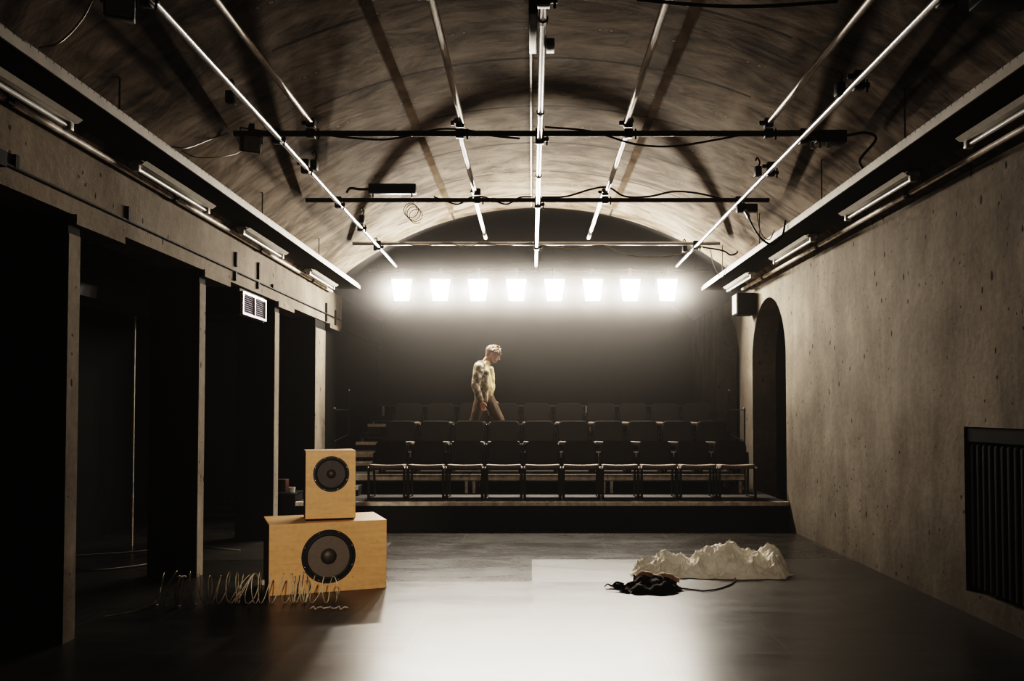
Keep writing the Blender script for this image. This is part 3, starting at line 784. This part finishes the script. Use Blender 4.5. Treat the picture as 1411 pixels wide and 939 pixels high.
# ------------------------------------------------------------------ audience seats
def cushion(w, d, h, r=0.03, cut=3, f=None):
    bm = bmesh.new()
    bmesh.ops.create_cube(bm, size=1.0)
    for v in bm.verts: v.co = Vector((v.co.x*w, v.co.y*d, v.co.z*h))
    bmesh.ops.bevel(bm, geom=list(bm.edges), offset=r, segments=cut, affect='EDGES', profile=0.6)
    bmesh.ops.subdivide_edges(bm, edges=[e for e in bm.edges if e.calc_length() > min(w, d, h)*0.9], cuts=6, use_grid_fill=True)
    if f:
        for v in bm.verts: v.co = f(v.co)
    return bm
def make_chair():
    t = thing('theatre_seat', 'black padded seat', 'chair', (0, 0, 0), 0, 'linked audience seats')
    # seat: pad with a rolled, slightly dished front edge
    def fs(c):
        c = c.copy(); k = (c.x/0.235)**2
        c.z += -0.012*(1-k)*(1 if c.z > 0 else 0.4); c.y += (-0.02*(1-k) if c.y < -0.1 else 0.0)
        return c
    mb = MB(); mb.bm(cushion(0.465, 0.43, 0.06, 0.024, 3, fs), Matrix.Translation((0, -0.02, 0.425)) @ Matrix.Rotation(math.radians(3), 4, 'X').inverted())
    mb.build('seat', M['seatfab'], t, True)
    def fb(c):
        c = c.copy(); k = (c.x/0.22)**2
        c.y += 0.025*(1-k)
        if c.z > 0.1: c.z -= 0.018*k*k*1.2
        return c
    mb = MB()
    bm = bmesh.new()
    # rounded rectangle outline extruded
    w, z0, z1, r = 0.225, 0.0, 0.335, 0.075
    out = []
    for (cx, cz, a0) in ((w-r, z1-r, 0), (-w+r, z1-r, 90)):
        for i in range(9):
            a = math.radians(a0+i*90/8); out.append((cx+r*math.cos(a), cz+r*math.sin(a)))
    out += [(-w, z0+0.02), (-w+0.02, z0), (w-0.02, z0), (w, z0+0.02)]
    fr = [bm.verts.new((x, -0.0, z)) for x, z in out]
    fc = bm.faces.new(fr)
    ex = bmesh.ops.extrude_face_region(bm, geom=[fc])
    for v in ex['geom']:
        if isinstance(v, bmesh.types.BMVert): v.co.y += 0.045
    bmesh.ops.recalc_face_normals(bm, faces=bm.faces)
    bmesh.ops.bevel(bm, geom=[e for e in bm.edges if abs(e.verts[0].co.y-e.verts[1].co.y) < 1e-5], offset=0.014, segments=3, affect='EDGES')
    mb.bm(bm, Matrix.Translation((0, 0.185, 0.43)) @ Matrix.Rotation(math.radians(-9), 4, 'X'))
    mb.build('backrest', M['chairfab'], t, True)
    for sx in (-1, 1):
        x = sx*0.237
        mb = MB(); mb.tube([(x, -0.20, 0.0), (x, -0.20, 0.38), (x*0.99, -0.19, 0.405)], 0.0165, 8); mb.build('leg', M['blackmetal'], t, True)
        mb = MB(); mb.tube([(x, 0.24, 0.0), (x, 0.19, 0.40), (x, 0.215, 0.60)], 0.0155, 8); mb.build('leg', M['blackmetal'], t, True)
        mb = MB(); mb.tube([(x, -0.20, 0.40), (x, 0.19, 0.40)], 0.011, 8); mb.tube([(x, -0.20, 0.014), (x, 0.24, 0.014)], 0.010, 8); mb.build('side_rail', M['darksteel'], t, True)
        mb = MB(); mb.rbox(sx*0.243-0.014, sx*0.243+0.014, -0.232, -0.205, 0.405, 0.432, 0.005); mb.build('link_bracket', M['chrome'], t, True)
    mb = MB(); mb.tube([(-0.237, -0.19, 0.014), (0.237, -0.19, 0.014)], 0.009, 8); mb.build('foot_bar', M['darksteel'], t, True)
    return t
chair = make_chair()
cw = ['nearest the stepped aisle', 'second from the stepped aisle', 'third from the stepped aisle', 'fourth from the stepped aisle', 'fifth from the stepped aisle',
      'fifth from the arched wall', 'fourth from the arched wall', 'third from the arched wall', 'second from the arched wall', 'nearest the arched wall']
SEATROWS = ((11.84, 0.36, -1.94, 'front row'), (12.90, 0.63, -1.975, 'second row'), (13.90, 0.90, -2.0, 'third row'))
first = True
for (y, z, x0, rn) in SEATROWS:
    for i in range(10):
        c = chair if first else copy_tree(chair)
        first = False
        c.location = (x0+i*0.52, y, z+0.002)
        c['label'] = f'black padded audience seat in the {rn}, {cw[i]}'
        c['group'] = f'linked seats of the {rn}'

# ------------------------------------------------------------------ loudspeakers
def driver(parent, cx, cz, R, yf, mats, depth=0.09, cap=0.3, screws=8):
    """round driver in a front baffle at y = yf facing -Y"""
    X = Matrix.Translation((cx, yf, cz)) @ Matrix.Rotation(PI/2, 4, 'X')
    d = None
    mb = MB(); n = 48
    mb.lathe([(R, 0.0), (R, 0.010), (R*0.985, 0.013), (R*0.90, 0.013), (R*0.89, 0.002)], n, X)
    d = mb.build('driver_frame', M['blackmetal'], parent, True)
    mb = MB(); mb.lathe([(R*0.90, 0.004), (R*0.87, 0.012), (R*0.83, 0.014), (R*0.79, 0.008), (R*0.77, 0.003)], n, X); mb.build('surround', mats[1], d, True)
    mb = MB(); 
    prof = [(R*0.775, 0.006), (R*0.6, 0.0045), (R*0.45, 0.0035), (cap*R, 0.003)]
    mb.lathe(prof, n, X); mb.build('cone', mats[0], d, True)
    mb = MB(); mb.lathe([(cap*R, 0.003), (cap*R*0.92, 0.016), (cap*R*0.7, 0.028), (cap*R*0.4, 0.036), (cap*R*0.05, 0.038)], n, X); mb.build('dust_cap', M['dust'], d, True)
    for k in range(screws):
        a = 2*PI*(k+0.5)/screws
        s = MB(); s.lathe([(0.006, 0.013), (0.006, 0.017), (0.003, 0.018)], 8, Matrix.Translation((cx+R*0.945*math.cos(a), yf, cz+R*0.945*math.sin(a))) @ Matrix.Rotation(PI/2, 4, 'X')); s.build('screw', M['darksteel'], d, True)
    return d
def cabinet(name, loc, rz, w, h, d, label, cx, cz, R, cap, front_r, bottom=0.0, mats=None):
    t = thing(name, label, 'loudspeaker', loc, rz)
    mb = MB(); b = 0.016
    mb.cur = 1  # this side gets the ply coloured as if in shade
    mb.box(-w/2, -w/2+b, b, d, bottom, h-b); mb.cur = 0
    mb.box(w/2-b, w/2, b, d, bottom, h-b)
    mb.box(-w/2, w/2, b, d, h-b, h); mb.box(-w/2, w/2, b, d, bottom, bottom+b)
    mb.box(-w/2+b, w/2-b, d-b, d, bottom+b, h-b)
    mb.build('cabinet', [M['ply'], M['plyshaded']], t)
    mb = MB()
    mb.rbox(-w/2, w/2, 0, b, bottom, h, 0.003, 2)
    mb.build('front_panel', M['ply'], t)
    if bottom:
        for sx in (-1, 1):
            for yy in (0.04, d-0.04):
                f = MB(); f.lathe([(0.018, 0), (0.018, bottom)], 12, Matrix.Translation((sx*(w/2-0.035), yy, 0))); f.build('foot', M['rubber'], t, True)
        f = MB(); f.box(-w/2+.004, w/2-.004, .004, d-.004, bottom-0.008, bottom+0.001); f.build('base_trim', M['black'], t)
    driver(t, cx, cz, R, 0.0, mats, cap=cap)
    return t
SPK = (-1.727, 7.455); SRZ = math.radians(21)
cabinet('loudspeaker', (SPK[0], SPK[1], 0), SRZ, 0.985, 0.592, 0.62, 'large orange plywood bass loudspeaker lying on the floor', -0.004, 0.303, 0.226, 0.30, 0, 0, (M['cone'], M['surround']))
cabinet('loudspeaker', (-1.745, 7.575, 0.5945), math.radians(17), 0.425, 0.60, 0.36, 'smaller upright orange plywood loudspeaker standing on the bass loudspeaker', 0.004, 0.40, 0.153, 0.26, 0, 0.014, (M['cone2'], M['surround']))

# ------------------------------------------------------------------ wire coil on the floor
def coil():
    random.seed(11)
    pts = []
    N = 900; turns = 30
    x0, x1 = -3.0, -1.58
    for i in range(N):
        s = i/(N-1)
        a = 2*PI*turns*s
        # uneven bunching of the loops
        u = s + 0.035*math.sin(2*PI*3.1*s) + 0.012*math.sin(2*PI*7.3*s+1)
        x = x0 + (x1-x0)*u
        R = 0.118 + 0.03*noise.noise(Vector((s*14, 0, 0))) - 0.03*max(0, s-0.6)
        lean = 0.95*noise.noise(Vector((s*9, 5, 0))) + 0.2
        z = R + 0.006 + R*math.sin(a)
        y = 6.98 + 0.18*noise.noise(Vector((s*3, 9, 2))) + R*0.6*math.cos(a) + 0.04*s
        pts.append((x + lean*(z-R) + 0.05*math.cos(a)*noise.noise(Vector((s*22, 1, 1))), y, max(0.006, z)))
    tail = curve_pts([(-3.20, 6.55, 0.006), (-3.05, 6.72, 0.008), (-2.95, 6.9, 0.05), pts[0]], 6)[:-1]
    return tail + [Vector(p) for p in pts]
mb = MB(); mb.tube(coil(), 0.0036, 5)
tag(mb.build('wire_coil', M['wire'], None, True), 'springy tangled coil of thin tan wire on the floor before the loudspeakers', 'wire')
pts = [(-1.72 + 0.022*i, 6.80 + 0.03*math.sin(i*2.1), 0.008 + 0.012*abs(math.sin(i*1.7))) for i in range(14)]
cable(pts, 0.005, M['wire'], 'short kinked tan wire end on the floor under the bass loudspeaker', 'wire', 'wire_end', 3)

# ------------------------------------------------------------------ cloth heaps
def heap(name, x0, x1, y0, y1, hfun, mat, nx, ny, amp, fs, seed, parent=None, edge=0.06):
    vs = []; fs_ = []
    for j in range(ny+1):
        for i in range(nx+1):
            u = i/nx; v = j/ny
            x = x0+(x1-x0)*u; y = y0+(y1-y0)*v
            h = hfun(u, v)
            p = Vector((x*fs+seed, y*fs, seed*0.37))
            rid = 1-abs(noise.noise(p))*2.2
            rid2 = 1-abs(noise.noise(p*2.3+Vector((3, 1, 7))))*2.0
            z = h + (amp*(rid-0.4) + amp*0.5*(rid2-0.4))*min(1.0, h/0.06)
            if amp > 0.03:
                r3 = 1-abs(noise.noise(p*4.7+Vector((7, 2, 1))))*2.0
                z += amp*0.30*(r3-0.4)*min(1.0, h/0.06)
            dx = 0.05*noise.noise(p*1.5+Vector((11, 0, 0))); dy = 0.05*noise.noise(p*1.5+Vector((0, 17, 0)))
            vs.append((x+dx, y+dy, max(0.003, z)))
    for j in range(ny):
        for i in range(nx):
            a = j*(nx+1)+i
            if max(vs[k][2] for k in (a, a+1, a+nx+2, a+nx+1)) <= 0.0031: continue
            fs_.append((a, a+1, a+nx+2, a+nx+1))
    used = sorted({k for f in fs_ for k in f}); idx = {k: n for n, k in enumerate(used)}
    mb = MB(); mb.add([vs[k] for k in used], [tuple(idx[k] for k in f) for f in fs_])
    return mb
def bump2(u, v, cu, cv, su, sv, h):
    return h*math.exp(-(((u-cu)/su)**2 + ((v-cv)/sv)**2))
def hwhite(u, v):
    h = bump2(u, v, 0.61, 0.55, 0.15, 0.26, 0.275) + bump2(u, v, 0.24, 0.50, 0.13, 0.22, 0.20) + bump2(u, v, 0.87, 0.50, 0.075, 0.24, 0.245) + bump2(u, v, 0.45, 0.45, 0.13, 0.22, 0.14) + bump2(u, v, 0.74, 0.45, 0.10, 0.2, 0.10) + bump2(u, v, 0.06, 0.45, 0.10, 0.14, 0.10)
    e = 0.05*noise.noise(Vector((u*7, v*5, 3)))
    return h - 0.055 + e*0.4
mb = heap('w', 0.93, 2.50, 7.75, 9.0, hwhite, None, 300, 180, 0.056, 5.6, 3.1)
o = mb.build('fabric_heap', M['whitecloth'], None, True, fix=False)
for p in o.data.polygons: p.use_smooth = True
tag(o, 'crumpled heap of cream white fabric on the floor near the wall', 'fabric')
def hdark(u, v):
    h = bump2(u, v, 0.55, 0.5, 0.30, 0.36, 0.145) + bump2(u, v, 0.33, 0.55, 0.12, 0.3, 0.06) + bump2(u, v, 0.72, 0.55, 0.12, 0.3, 0.05) + bump2(u, v, 0.06, 0.62, 0.10, 0.06, 0.05) + bump2(u, v, 0.08, 0.25, 0.12, 0.05, 0.045)
    return h - 0.035 + 0.03*noise.noise(Vector((u*9, v*6, 8)))
DX0, DX1 = 0.62, 1.33
t = thing('fabric_heap', 'flat black shaggy garment heap with tan lining on the floor', 'fabric', (1.03, 7.56, 0))
t.scale = (0.88, 0.9, 0.86)
mb = heap('d', DX0-0.98, DX1-0.98, -0.30, 0.30, hdark, None, 110, 70, 0.026, 9.0, 5.7)
o = mb.build('shaggy_cloth', M['darkcloth'], t, True, fix=False)
# tan lining turned over along the crest
vs, fs = [], []
n = 46
for i in range(n+1):
    u = 0.28+0.62*i/n
    x = (DX0-0.98) + (DX1-DX0)*u
    zc = 0.10 + 0.05*math.exp(-((u-0.42)/0.1)**2) + 0.03*math.exp(-((u-0.72)/0.12)**2) - 0.16*max(0, u-0.72) + 0.012*noise.noise(Vector((u*22, 0, 1)))
    wd = 0.03+0.018*noise.noise(Vector((u*13, 4, 1)))
    vs += [(x, 0.02, zc-0.012), (x+0.005, 0.05, zc+wd*0.8), (x, 0.10, zc+wd*0.9), (x, 0.17, zc-0.05)]
for i in range(n):
    for k in range(3):
        a = i*4+k; fs.append((a, a+4, a+5, a+1))
mb = MB(); mb.add(vs, fs); o = mb.build('lining', M['lining'], t, True)
o['label'] = 'tan turned-over lining'
for (p, r) in (([( -0.26, 0.09, 0.03), (-0.33, 0.10, 0.05), (-0.38, 0.08, 0.02), (-0.42, 0.09, 0.035), (-0.455, 0.07, 0.012)], 0.014), ([(-0.24, -0.12, 0.02), (-0.32, -0.10, 0.018), (-0.38, -0.09, 0.02), (-0.45, -0.06, 0.012)], 0.010)):
    q = curve_pts(p, 5)
    mb = MB(); mb.tube(q, [r*(1-0.75*i/(len(q)-1)) for i in range(len(q))], 7); mb.build('frayed_strand', M['darkcloth'], t, True)
cable([(1.20, 7.57, 0.02), (1.29, 7.55, 0.012), (1.42, 7.50, 0.007), (1.47, 7.46, 0.010), (1.60, 7.55, 0.007), (1.74, 7.72, 0.007), (1.83, 7.90, 0.007), (1.86, 8.02, 0.010)], 0.006, M['rubber'], 'thin dark cord between the black garment and the white fabric', 'cord', 'cord')

# ------------------------------------------------------------------ person walking along the third row
def blob(chains, voxel=0.012, smooth=6, fac=0.5, wr=0.0):
    """closed tapered limbs -> one continuous skin"""
    mb = MB()
    for ch in chains:
        pts = [Vector(p[:3]) for p in ch]; rs = [p[3] for p in ch]; fl = [p[4] if len(p) > 4 else 1.0 for p in ch]
        # interpolate + rounded ends
        P, R, F = [], [], []
        for i in range(len(pts)-1):
            for k in range(6):
                s = k/6; P.append(pts[i].lerp(pts[i+1], s)); R.append(rs[i]+(rs[i+1]-rs[i])*s); F.append(fl[i]+(fl[i+1]-fl[i])*s)
        P.append(pts[-1]); R.append(rs[-1]); F.append(fl[-1])
        d0 = (P[0]-P[1]).normalized(); d1 = (P[-1]-P[-2]).normalized()
        pre = [(P[0]+d0*R[0]*math.sin(a), R[0]*max(0.05, math.cos(a)), F[0]) for a in (1.5, 1.2, 0.9, 0.6, 0.3)]
        post = [(P[-1]+d1*R[-1]*math.sin(a), R[-1]*max(0.05, math.cos(a)), F[-1]) for a in (0.3, 0.6, 0.9, 1.2, 1.5)]
        P = [p for p, r, f in pre] + P + [p for p, r, f in post]
        R = [r for p, r, f in pre] + R + [r for p, r, f in post]
        F = [f for p, r, f in pre] + F + [f for p, r, f in post]
        b = MB(); b.tube(P, R, 16)
        # flatten / widen along Y (shoulder axis)
        vs = []
        for i in range(len(P)):
            for k in range(16):
                v = Vector(b.v[i*16+k]); v.y = P[i].y + (v.y-P[i].y)*F[i]; vs.append(v)
        mb.add(vs, b.f)
    o = mb.build('tmp', M['skin'])
    md = o.modifiers.new('r', 'REMESH'); md.mode = 'VOXEL'; md.voxel_size = voxel
    ms = o.modifiers.new('s', 'SMOOTH'); ms.iterations = smooth; ms.factor = fac
    dg = bpy.context.evaluated_depsgraph_get()
    dg.update()
    me = bpy.data.meshes.new_from_object(o.evaluated_get(dg))
    bpy.data.objects.remove(o)
    if wr:
        ns = [v.normal.copy() for v in me.vertices]
        for v, n_ in zip(me.vertices, ns):
            p = Vector((v.co.x*16 + v.co.z*5, v.co.y*16, v.co.z*9 - 6*v.co.x))
            v.co += n_*wr*((1-abs(noise.noise(p))*2.4) + 0.6*noise.noise(p*2.1))
    me.shade_smooth()
    return me
def put(me, name, mat, parent):
    me.name = name
    me.materials.clear(); me.materials.append(mat)
    o = bpy.data.objects.new(name, me); COL.objects.link(o); o.parent = parent
    return o

# local frame: facing +X, camera side -Y, feet on z = 0, x = 0 at the pelvis
per = thing('person', 'person in a stained pale jacket walking with bowed head behind the second row', 'person', (-0.735, 13.47, 0.902))
PB = []
hx, hz = 0.115, 1.535         # head centre
PB.append([(0.0, 0, 0.86, 0.105, 1.35), (-0.005, 0, 0.98, 0.105, 1.3), (-0.02, 0, 1.12, 0.115, 1.35), (-0.035, 0, 1.25, 0.105, 1.5), (-0.03, 0, 1.33, 0.07, 1.6)])   # torso
PB.append([(-0.03, 0, 1.32, 0.055), (0.02, 0, 1.40, 0.052), (0.07, 0, 1.47, 0.055)])                                  # neck leaning forward
PB.append([(hx-0.025, 0, hz+0.03, 0.088, 0.88), (hx+0.01, 0, hz-0.005, 0.086, 0.84), (hx+0.040, 0, hz-0.055, 0.055, 0.85)])    # skull to jaw, bowed
PB.append([(hx+0.060, 0, hz-0.075, 0.030, 1.1), (hx+0.066, 0, hz-0.085, 0.026, 1.1)])                                   # chin
PB.append([(hx+0.088, 0, hz+0.005, 0.010), (hx+0.112, 0, hz-0.030, 0.013)])                                            # nose
PB.append([(hx+0.086, -0.035, hz+0.022, 0.014), (hx+0.090, 0.035, hz+0.022, 0.014)])                                   # brow
PB.append([(hx+0.088, -0.015, hz-0.053, 0.010), (hx+0.088, 0.015, hz-0.053, 0.010)])                                   # mouth
for s in (-1, 1):
    PB.append([(hx-0.020, s*0.078, hz+0.010, 0.016, 0.6), (hx-0.010, s*0.080, hz-0.025, 0.012, 0.6)])                   # ears
NHEAD = len(PB)
def arm(sh, el, wr, s, fwd):
    PB.append([(*sh, 0.058), (*el, 0.042)]); PB.append([(*el, 0.042), (*wr, 0.028)])
    w = Vector(wr); d = (w-Vector(el)).normalized(); f = Vector(fwd).normalized()
    side = d.cross(f).normalized()
    pc = w + d*0.05
    for q in (-0.024, -0.008, 0.008, 0.024):
        PB.append([(*(w+d*0.01+f*q*0.6), 0.017), (*(w+d*0.085+f*q), 0.013)])
    for q, L in ((-0.030, 0.055), (-0.010, 0.070), (0.010, 0.075), (0.030, 0.068)):
        a = w+d*0.085+f*q; b = a+d*L*0.5+side*s*0.006; c = b+d*L*0.42+side*s*0.018
        PB.append([(*a, 0.0105), (*b, 0.0095), (*c, 0.0080)])
    a = w+d*0.025+f*0.026; b = a+d*0.03+f*0.026; c = b+d*0.03+f*0.006
    PB.append([(*a, 0.013), (*b, 0.0115), (*c, 0.0095)])
SH_N, EL_N, WR_N = (-0.075, -0.185, 1.29), (-0.125, -0.235, 1.01), (-0.040, -0.225, 0.775)
SH_F, EL_F, WR_F = (0.0, 0.185, 1.28), (-0.01, 0.235, 1.00), (0.11, 0.20, 0.80)
arm(SH_N, EL_N, WR_N, 1, (1, 0, 0.2)); arm(SH_F, EL_F, WR_F, -1, (1, 0, 0.3))
PB.append([(SH_N[0], SH_N[1], SH_N[2], 0.06), (-0.04, 0, 1.30, 0.075), (SH_F[0], SH_F[1], SH_F[2], 0.06)])
HIP_N, KN_N, AN_N = (-0.03, -0.09, 0.86), (-0.145, -0.10, 0.49), (-0.335, -0.10, 0.16)     # trailing leg
HIP_F, KN_F, AN_F = (0.03, 0.09, 0.86), (0.235, 0.09, 0.485), (0.330, 0.09, 0.085)         # leading leg
for H, K, A in ((HIP_N, KN_N, AN_N), (HIP_F, KN_F, AN_F)):
    PB.append([(*H, 0.092), (*K, 0.055)]); PB.append([(*K, 0.055), (*(Vector(K).lerp(Vector(A), 0.35)), 0.052), (*A, 0.035)])
PB.append([(*AN_N, 0.034), (AN_N[0]+0.05, AN_N[1], 0.075, 0.034), (AN_N[0]+0.13, AN_N[1], 0.034, 0.026)])
PB.append([(*AN_F, 0.036), (AN_F[0]+0.07, AN_F[1], 0.050, 0.034), (AN_F[0]+0.16, AN_F[1], 0.034, 0.026)])
BOW = Matrix.Translation((0.05, 0, 1.46)) @ Matrix.Rotation(math.radians(24), 4, 'Y') @ Matrix.Translation((-0.05, 0, -1.46))
def bow(chs): return [[(*(BOW @ Vector(p[:3])), *p[3:]) for p in c] for c in chs]
PB[2:NHEAD] = bow(PB[2:NHEAD])
body = put(blob(PB, 0.0065, 3, 0.4), 'body', M['skin'], per)
for s in (-1, 1):
    mb = MB(); mb.lathe([(0.002, -0.011), (0.008, -0.008), (0.011, 0), (0.008, 0.008), (0.002, 0.011)], 12, BOW @ Matrix.Translation((hx+0.083, s*0.031, hz+0.002))); mb.build('eye', M['eye'], body, True)
# hair: cap with a tousled crown and fringe
HB = [[(hx-0.06, 0, hz+0.045, 0.088, 0.98), (hx-0.02, 0, hz+0.068, 0.084, 1.0), (hx+0.03, 0, hz+0.068, 0.062, 1.1)],
      [(hx-0.075, 0, hz+0.02, 0.065, 1.1), (hx-0.075, 0, hz-0.045, 0.045, 1.25)]]
random.seed(4)
for i in range(90):
    a = random.uniform(-2.6, 2.6); e = random.uniform(0.1, 1.25)
    d = Vector((-math.cos(a)*math.cos(e)*0.8, math.sin(a)*math.cos(e), math.sin(e)))
    p = Vector((hx-0.02, 0, hz+0.03)) + Vector((d.x*0.096, d.y*0.088, d.z*0.100))
    q = p + d*random.uniform(0.02, 0.05) + Vector((random.uniform(0.0, 0.035), random.uniform(-.01, .01), -0.012))
    HB.append([(*p, 0.017), (*q, 0.007)])
for i in range(7):
    y = -0.055+0.018*i
    HB.append([(hx+0.03, y, hz+0.095, 0.020), (hx+0.085, y*1.05, hz+0.062, 0.014), (hx+0.103, y*1.05, hz+0.040, 0.007)])
put(blob(bow(HB), 0.007, 2, 0.4), 'hair', M['hair'], per)
# trousers
TB = []
for H, K, A in ((HIP_N, KN_N, AN_N), (HIP_F, KN_F, AN_F)):
    A2 = Vector(K).lerp(Vector(A), 0.92)
    TB.append([(*H, 0.108), (*(Vector(H).lerp(Vector(K), 0.55)), 0.088), (*K, 0.074)]); TB.append([(*K, 0.074), (*(Vector(K).lerp(Vector(A), 0.4)), 0.072), (*A2, 0.066)])
TB.append([(0, 0, 0.84, 0.118, 1.35), (0, 0, 0.97, 0.117, 1.30)])
put(blob(TB, 0.011, 4, wr=0.003), 'trousers', M['trousers'], per)
# shirt: bright front showing in the open jacket, blousing over the waist
SB = [[(0.012, 0.0, 0.93, 0.128, 1.26), (0.025, 0.0, 1.00, 0.140, 1.22), (0.020, 0.0, 1.12, 0.128, 1.25), (0.0, 0, 1.25, 0.112, 1.35), (0.0, 0, 1.33, 0.070, 1.3)],
      [(0.10, -0.05, 1.27, 0.05), (0.11, -0.05, 1.12, 0.055), (0.095, -0.04, 0.98, 0.05)],
      [(0.03, 0, 1.37, 0.066), (0.0, 0, 1.33, 0.075)],
      [(SH_F[0], SH_F[1], SH_F[2], 0.07), (*EL_F, 0.058)]]
put(blob(SB, 0.010, 3, wr=0.0035), 'shirt', M['shirt'], per)
# jacket: covers back, flank and sleeves, hem hanging low at the back
JB = [[(-0.040, -0.03, 0.80, 0.105, 1.35), (-0.050, -0.03, 0.96, 0.115, 1.40), (-0.055, -0.03, 1.12, 0.125, 1.42), (-0.065, -0.02, 1.25, 0.112, 1.55), (-0.055, 0, 1.33, 0.080, 1.5)],
      [(SH_N[0], SH_N[1], SH_N[2], 0.083), (*(Vector(SH_N).lerp(Vector(EL_N), 0.5)), 0.073), (*EL_N, 0.062)],
      [(*EL_N, 0.062), (*(Vector(EL_N).lerp(Vector(WR_N), 0.9)), 0.050)],
      [(SH_F[0]-0.02, SH_F[1], SH_F[2], 0.083), (EL_F[0]-0.03, EL_F[1], EL_F[2], 0.063)], [(EL_F[0]-0.03, EL_F[1], EL_F[2], 0.063), (*(Vector(EL_F).lerp(Vector(WR_F), 0.9)), 0.050)],
      [(SH_N[0], SH_N[1], SH_N[2]+0.01, 0.08), (-0.06, 0, 1.32, 0.09), (SH_F[0]-0.02, SH_F[1], SH_F[2]+0.01, 0.08)],
      [(0.045, -0.155, 1.22, 0.035), (0.04, -0.165, 1.02, 0.035), (0.03, -0.16, 0.78, 0.028)]]
put(blob(JB, 0.010, 3, wr=0.0045), 'jacket', M['jacket'], per)
for A, z, p in ((AN_N, 0.0, 0.5), (AN_F, 0.0, 0.0)):
    if p: sh = [[(A[0]-0.03, A[1], 0.115, 0.043), (A[0]+0.05, A[1], 0.068, 0.044), (A[0]+0.15, A[1], 0.040, 0.036)]]
    else: sh = [[(A[0]-0.03, A[1], 0.048, 0.044), (A[0]+0.08, A[1], 0.046, 0.042), (A[0]+0.18, A[1], 0.038, 0.034)]]
    put(blob(sh, 0.009, 3), 'shoe', M['shoe'], per)

# ------------------------------------------------------------------ world: dark, with the thin stage haze
w = bpy.data.worlds.new('stage_haze'); SC.world = w
w.use_nodes = True
nt = w.node_tree
bg = nt.nodes['Background']
bg.inputs['Color'].default_value = (0.02, 0.018, 0.016, 1); bg.inputs['Strength'].default_value = 0.0
vs_ = nt.nodes.new('ShaderNodeVolumeScatter')
vs_.inputs['Color'].default_value = (1.0, 0.965, 0.93, 1)
tc = nt.nodes.new('ShaderNodeNewGeometry')
sp = nt.nodes.new('ShaderNodeSeparateXYZ'); nt.links.new(tc.outputs['Position'], sp.inputs[0])
def wm(op, a, b=None):
    nd = nt.nodes.new('ShaderNodeMath'); nd.operation = op
    for i, x in enumerate((a, b)):
        if x is None: continue
        if isinstance(x, (int, float)): nd.inputs[i].default_value = x
        else: nt.links.new(x, nd.inputs[i])
    return nd.outputs[0]
gy = wm('POWER', wm('ABSOLUTE', wm('DIVIDE', wm('SUBTRACT', sp.outputs[1], 13.95), 0.9)), 2.0)
gz = wm('POWER', wm('ABSOLUTE', wm('DIVIDE', wm('SUBTRACT', sp.outputs[2], 2.85), 1.35)), 2.0)
ty = wm('POWER', wm('ABSOLUTE', wm('DIVIDE', wm('SUBTRACT', sp.outputs[1], FY-0.15), 0.34)), 2.0)
tz = wm('POWER', wm('ABSOLUTE', wm('DIVIDE', wm('SUBTRACT', sp.outputs[2], FZ), 0.34)), 2.0)
wide = wm('MULTIPLY', wm('EXPONENT', wm('MULTIPLY', wm('ADD', gy, gz), -1.0)), 0.050)
tight = wm('MULTIPLY', wm('EXPONENT', wm('MULTIPLY', wm('ADD', ty, tz), -1.0)), 0.24)  # extra haze added round the floodlights to imitate their bloom
dens = wm('ADD', wm('ADD', wide, tight), 0.0030)
nt.links.new(dens, vs_.inputs['Density'])
try: w.cycles.volume_step_size = 1.0
except Exception as e: print('step', e)
vs_.inputs['Anisotropy'].default_value = 0.25
nt.links.new(vs_.outputs[0], nt.nodes['World Output'].inputs['Volume'])

# ------------------------------------------------------------------ camera
cd = bpy.data.cameras.new('camera')
cam = bpy.data.objects.new('camera', cd); COL.objects.link(cam)
cam.location = (0, 0, 1.55)
cam.rotation_euler = (math.radians(90+1.7), 0, 0)
cd.sensor_width = 36.0
cd.lens = 1200/1411*36.0
cd.shift_x = -27.5/1411
cd.shift_y = 60.0/1411
cd.clip_end = 100
SC.camera = cam

cy = SC.cycles
cy.use_denoising = True
cy.max_bounces = 8; cy.diffuse_bounces = 2; cy.glossy_bounces = 4; cy.transmission_bounces = 2; cy.volume_bounces = 0
cy.caustics_reflective = False; cy.caustics_refractive = False
cy.sample_clamp_indirect = 4.0
SC.view_settings.view_transform = 'Filmic'
SC.view_settings.look = 'Very High Contrast'
SC.view_settings.exposure = 0.0
SC.cycles.volume_step_rate = 2.5
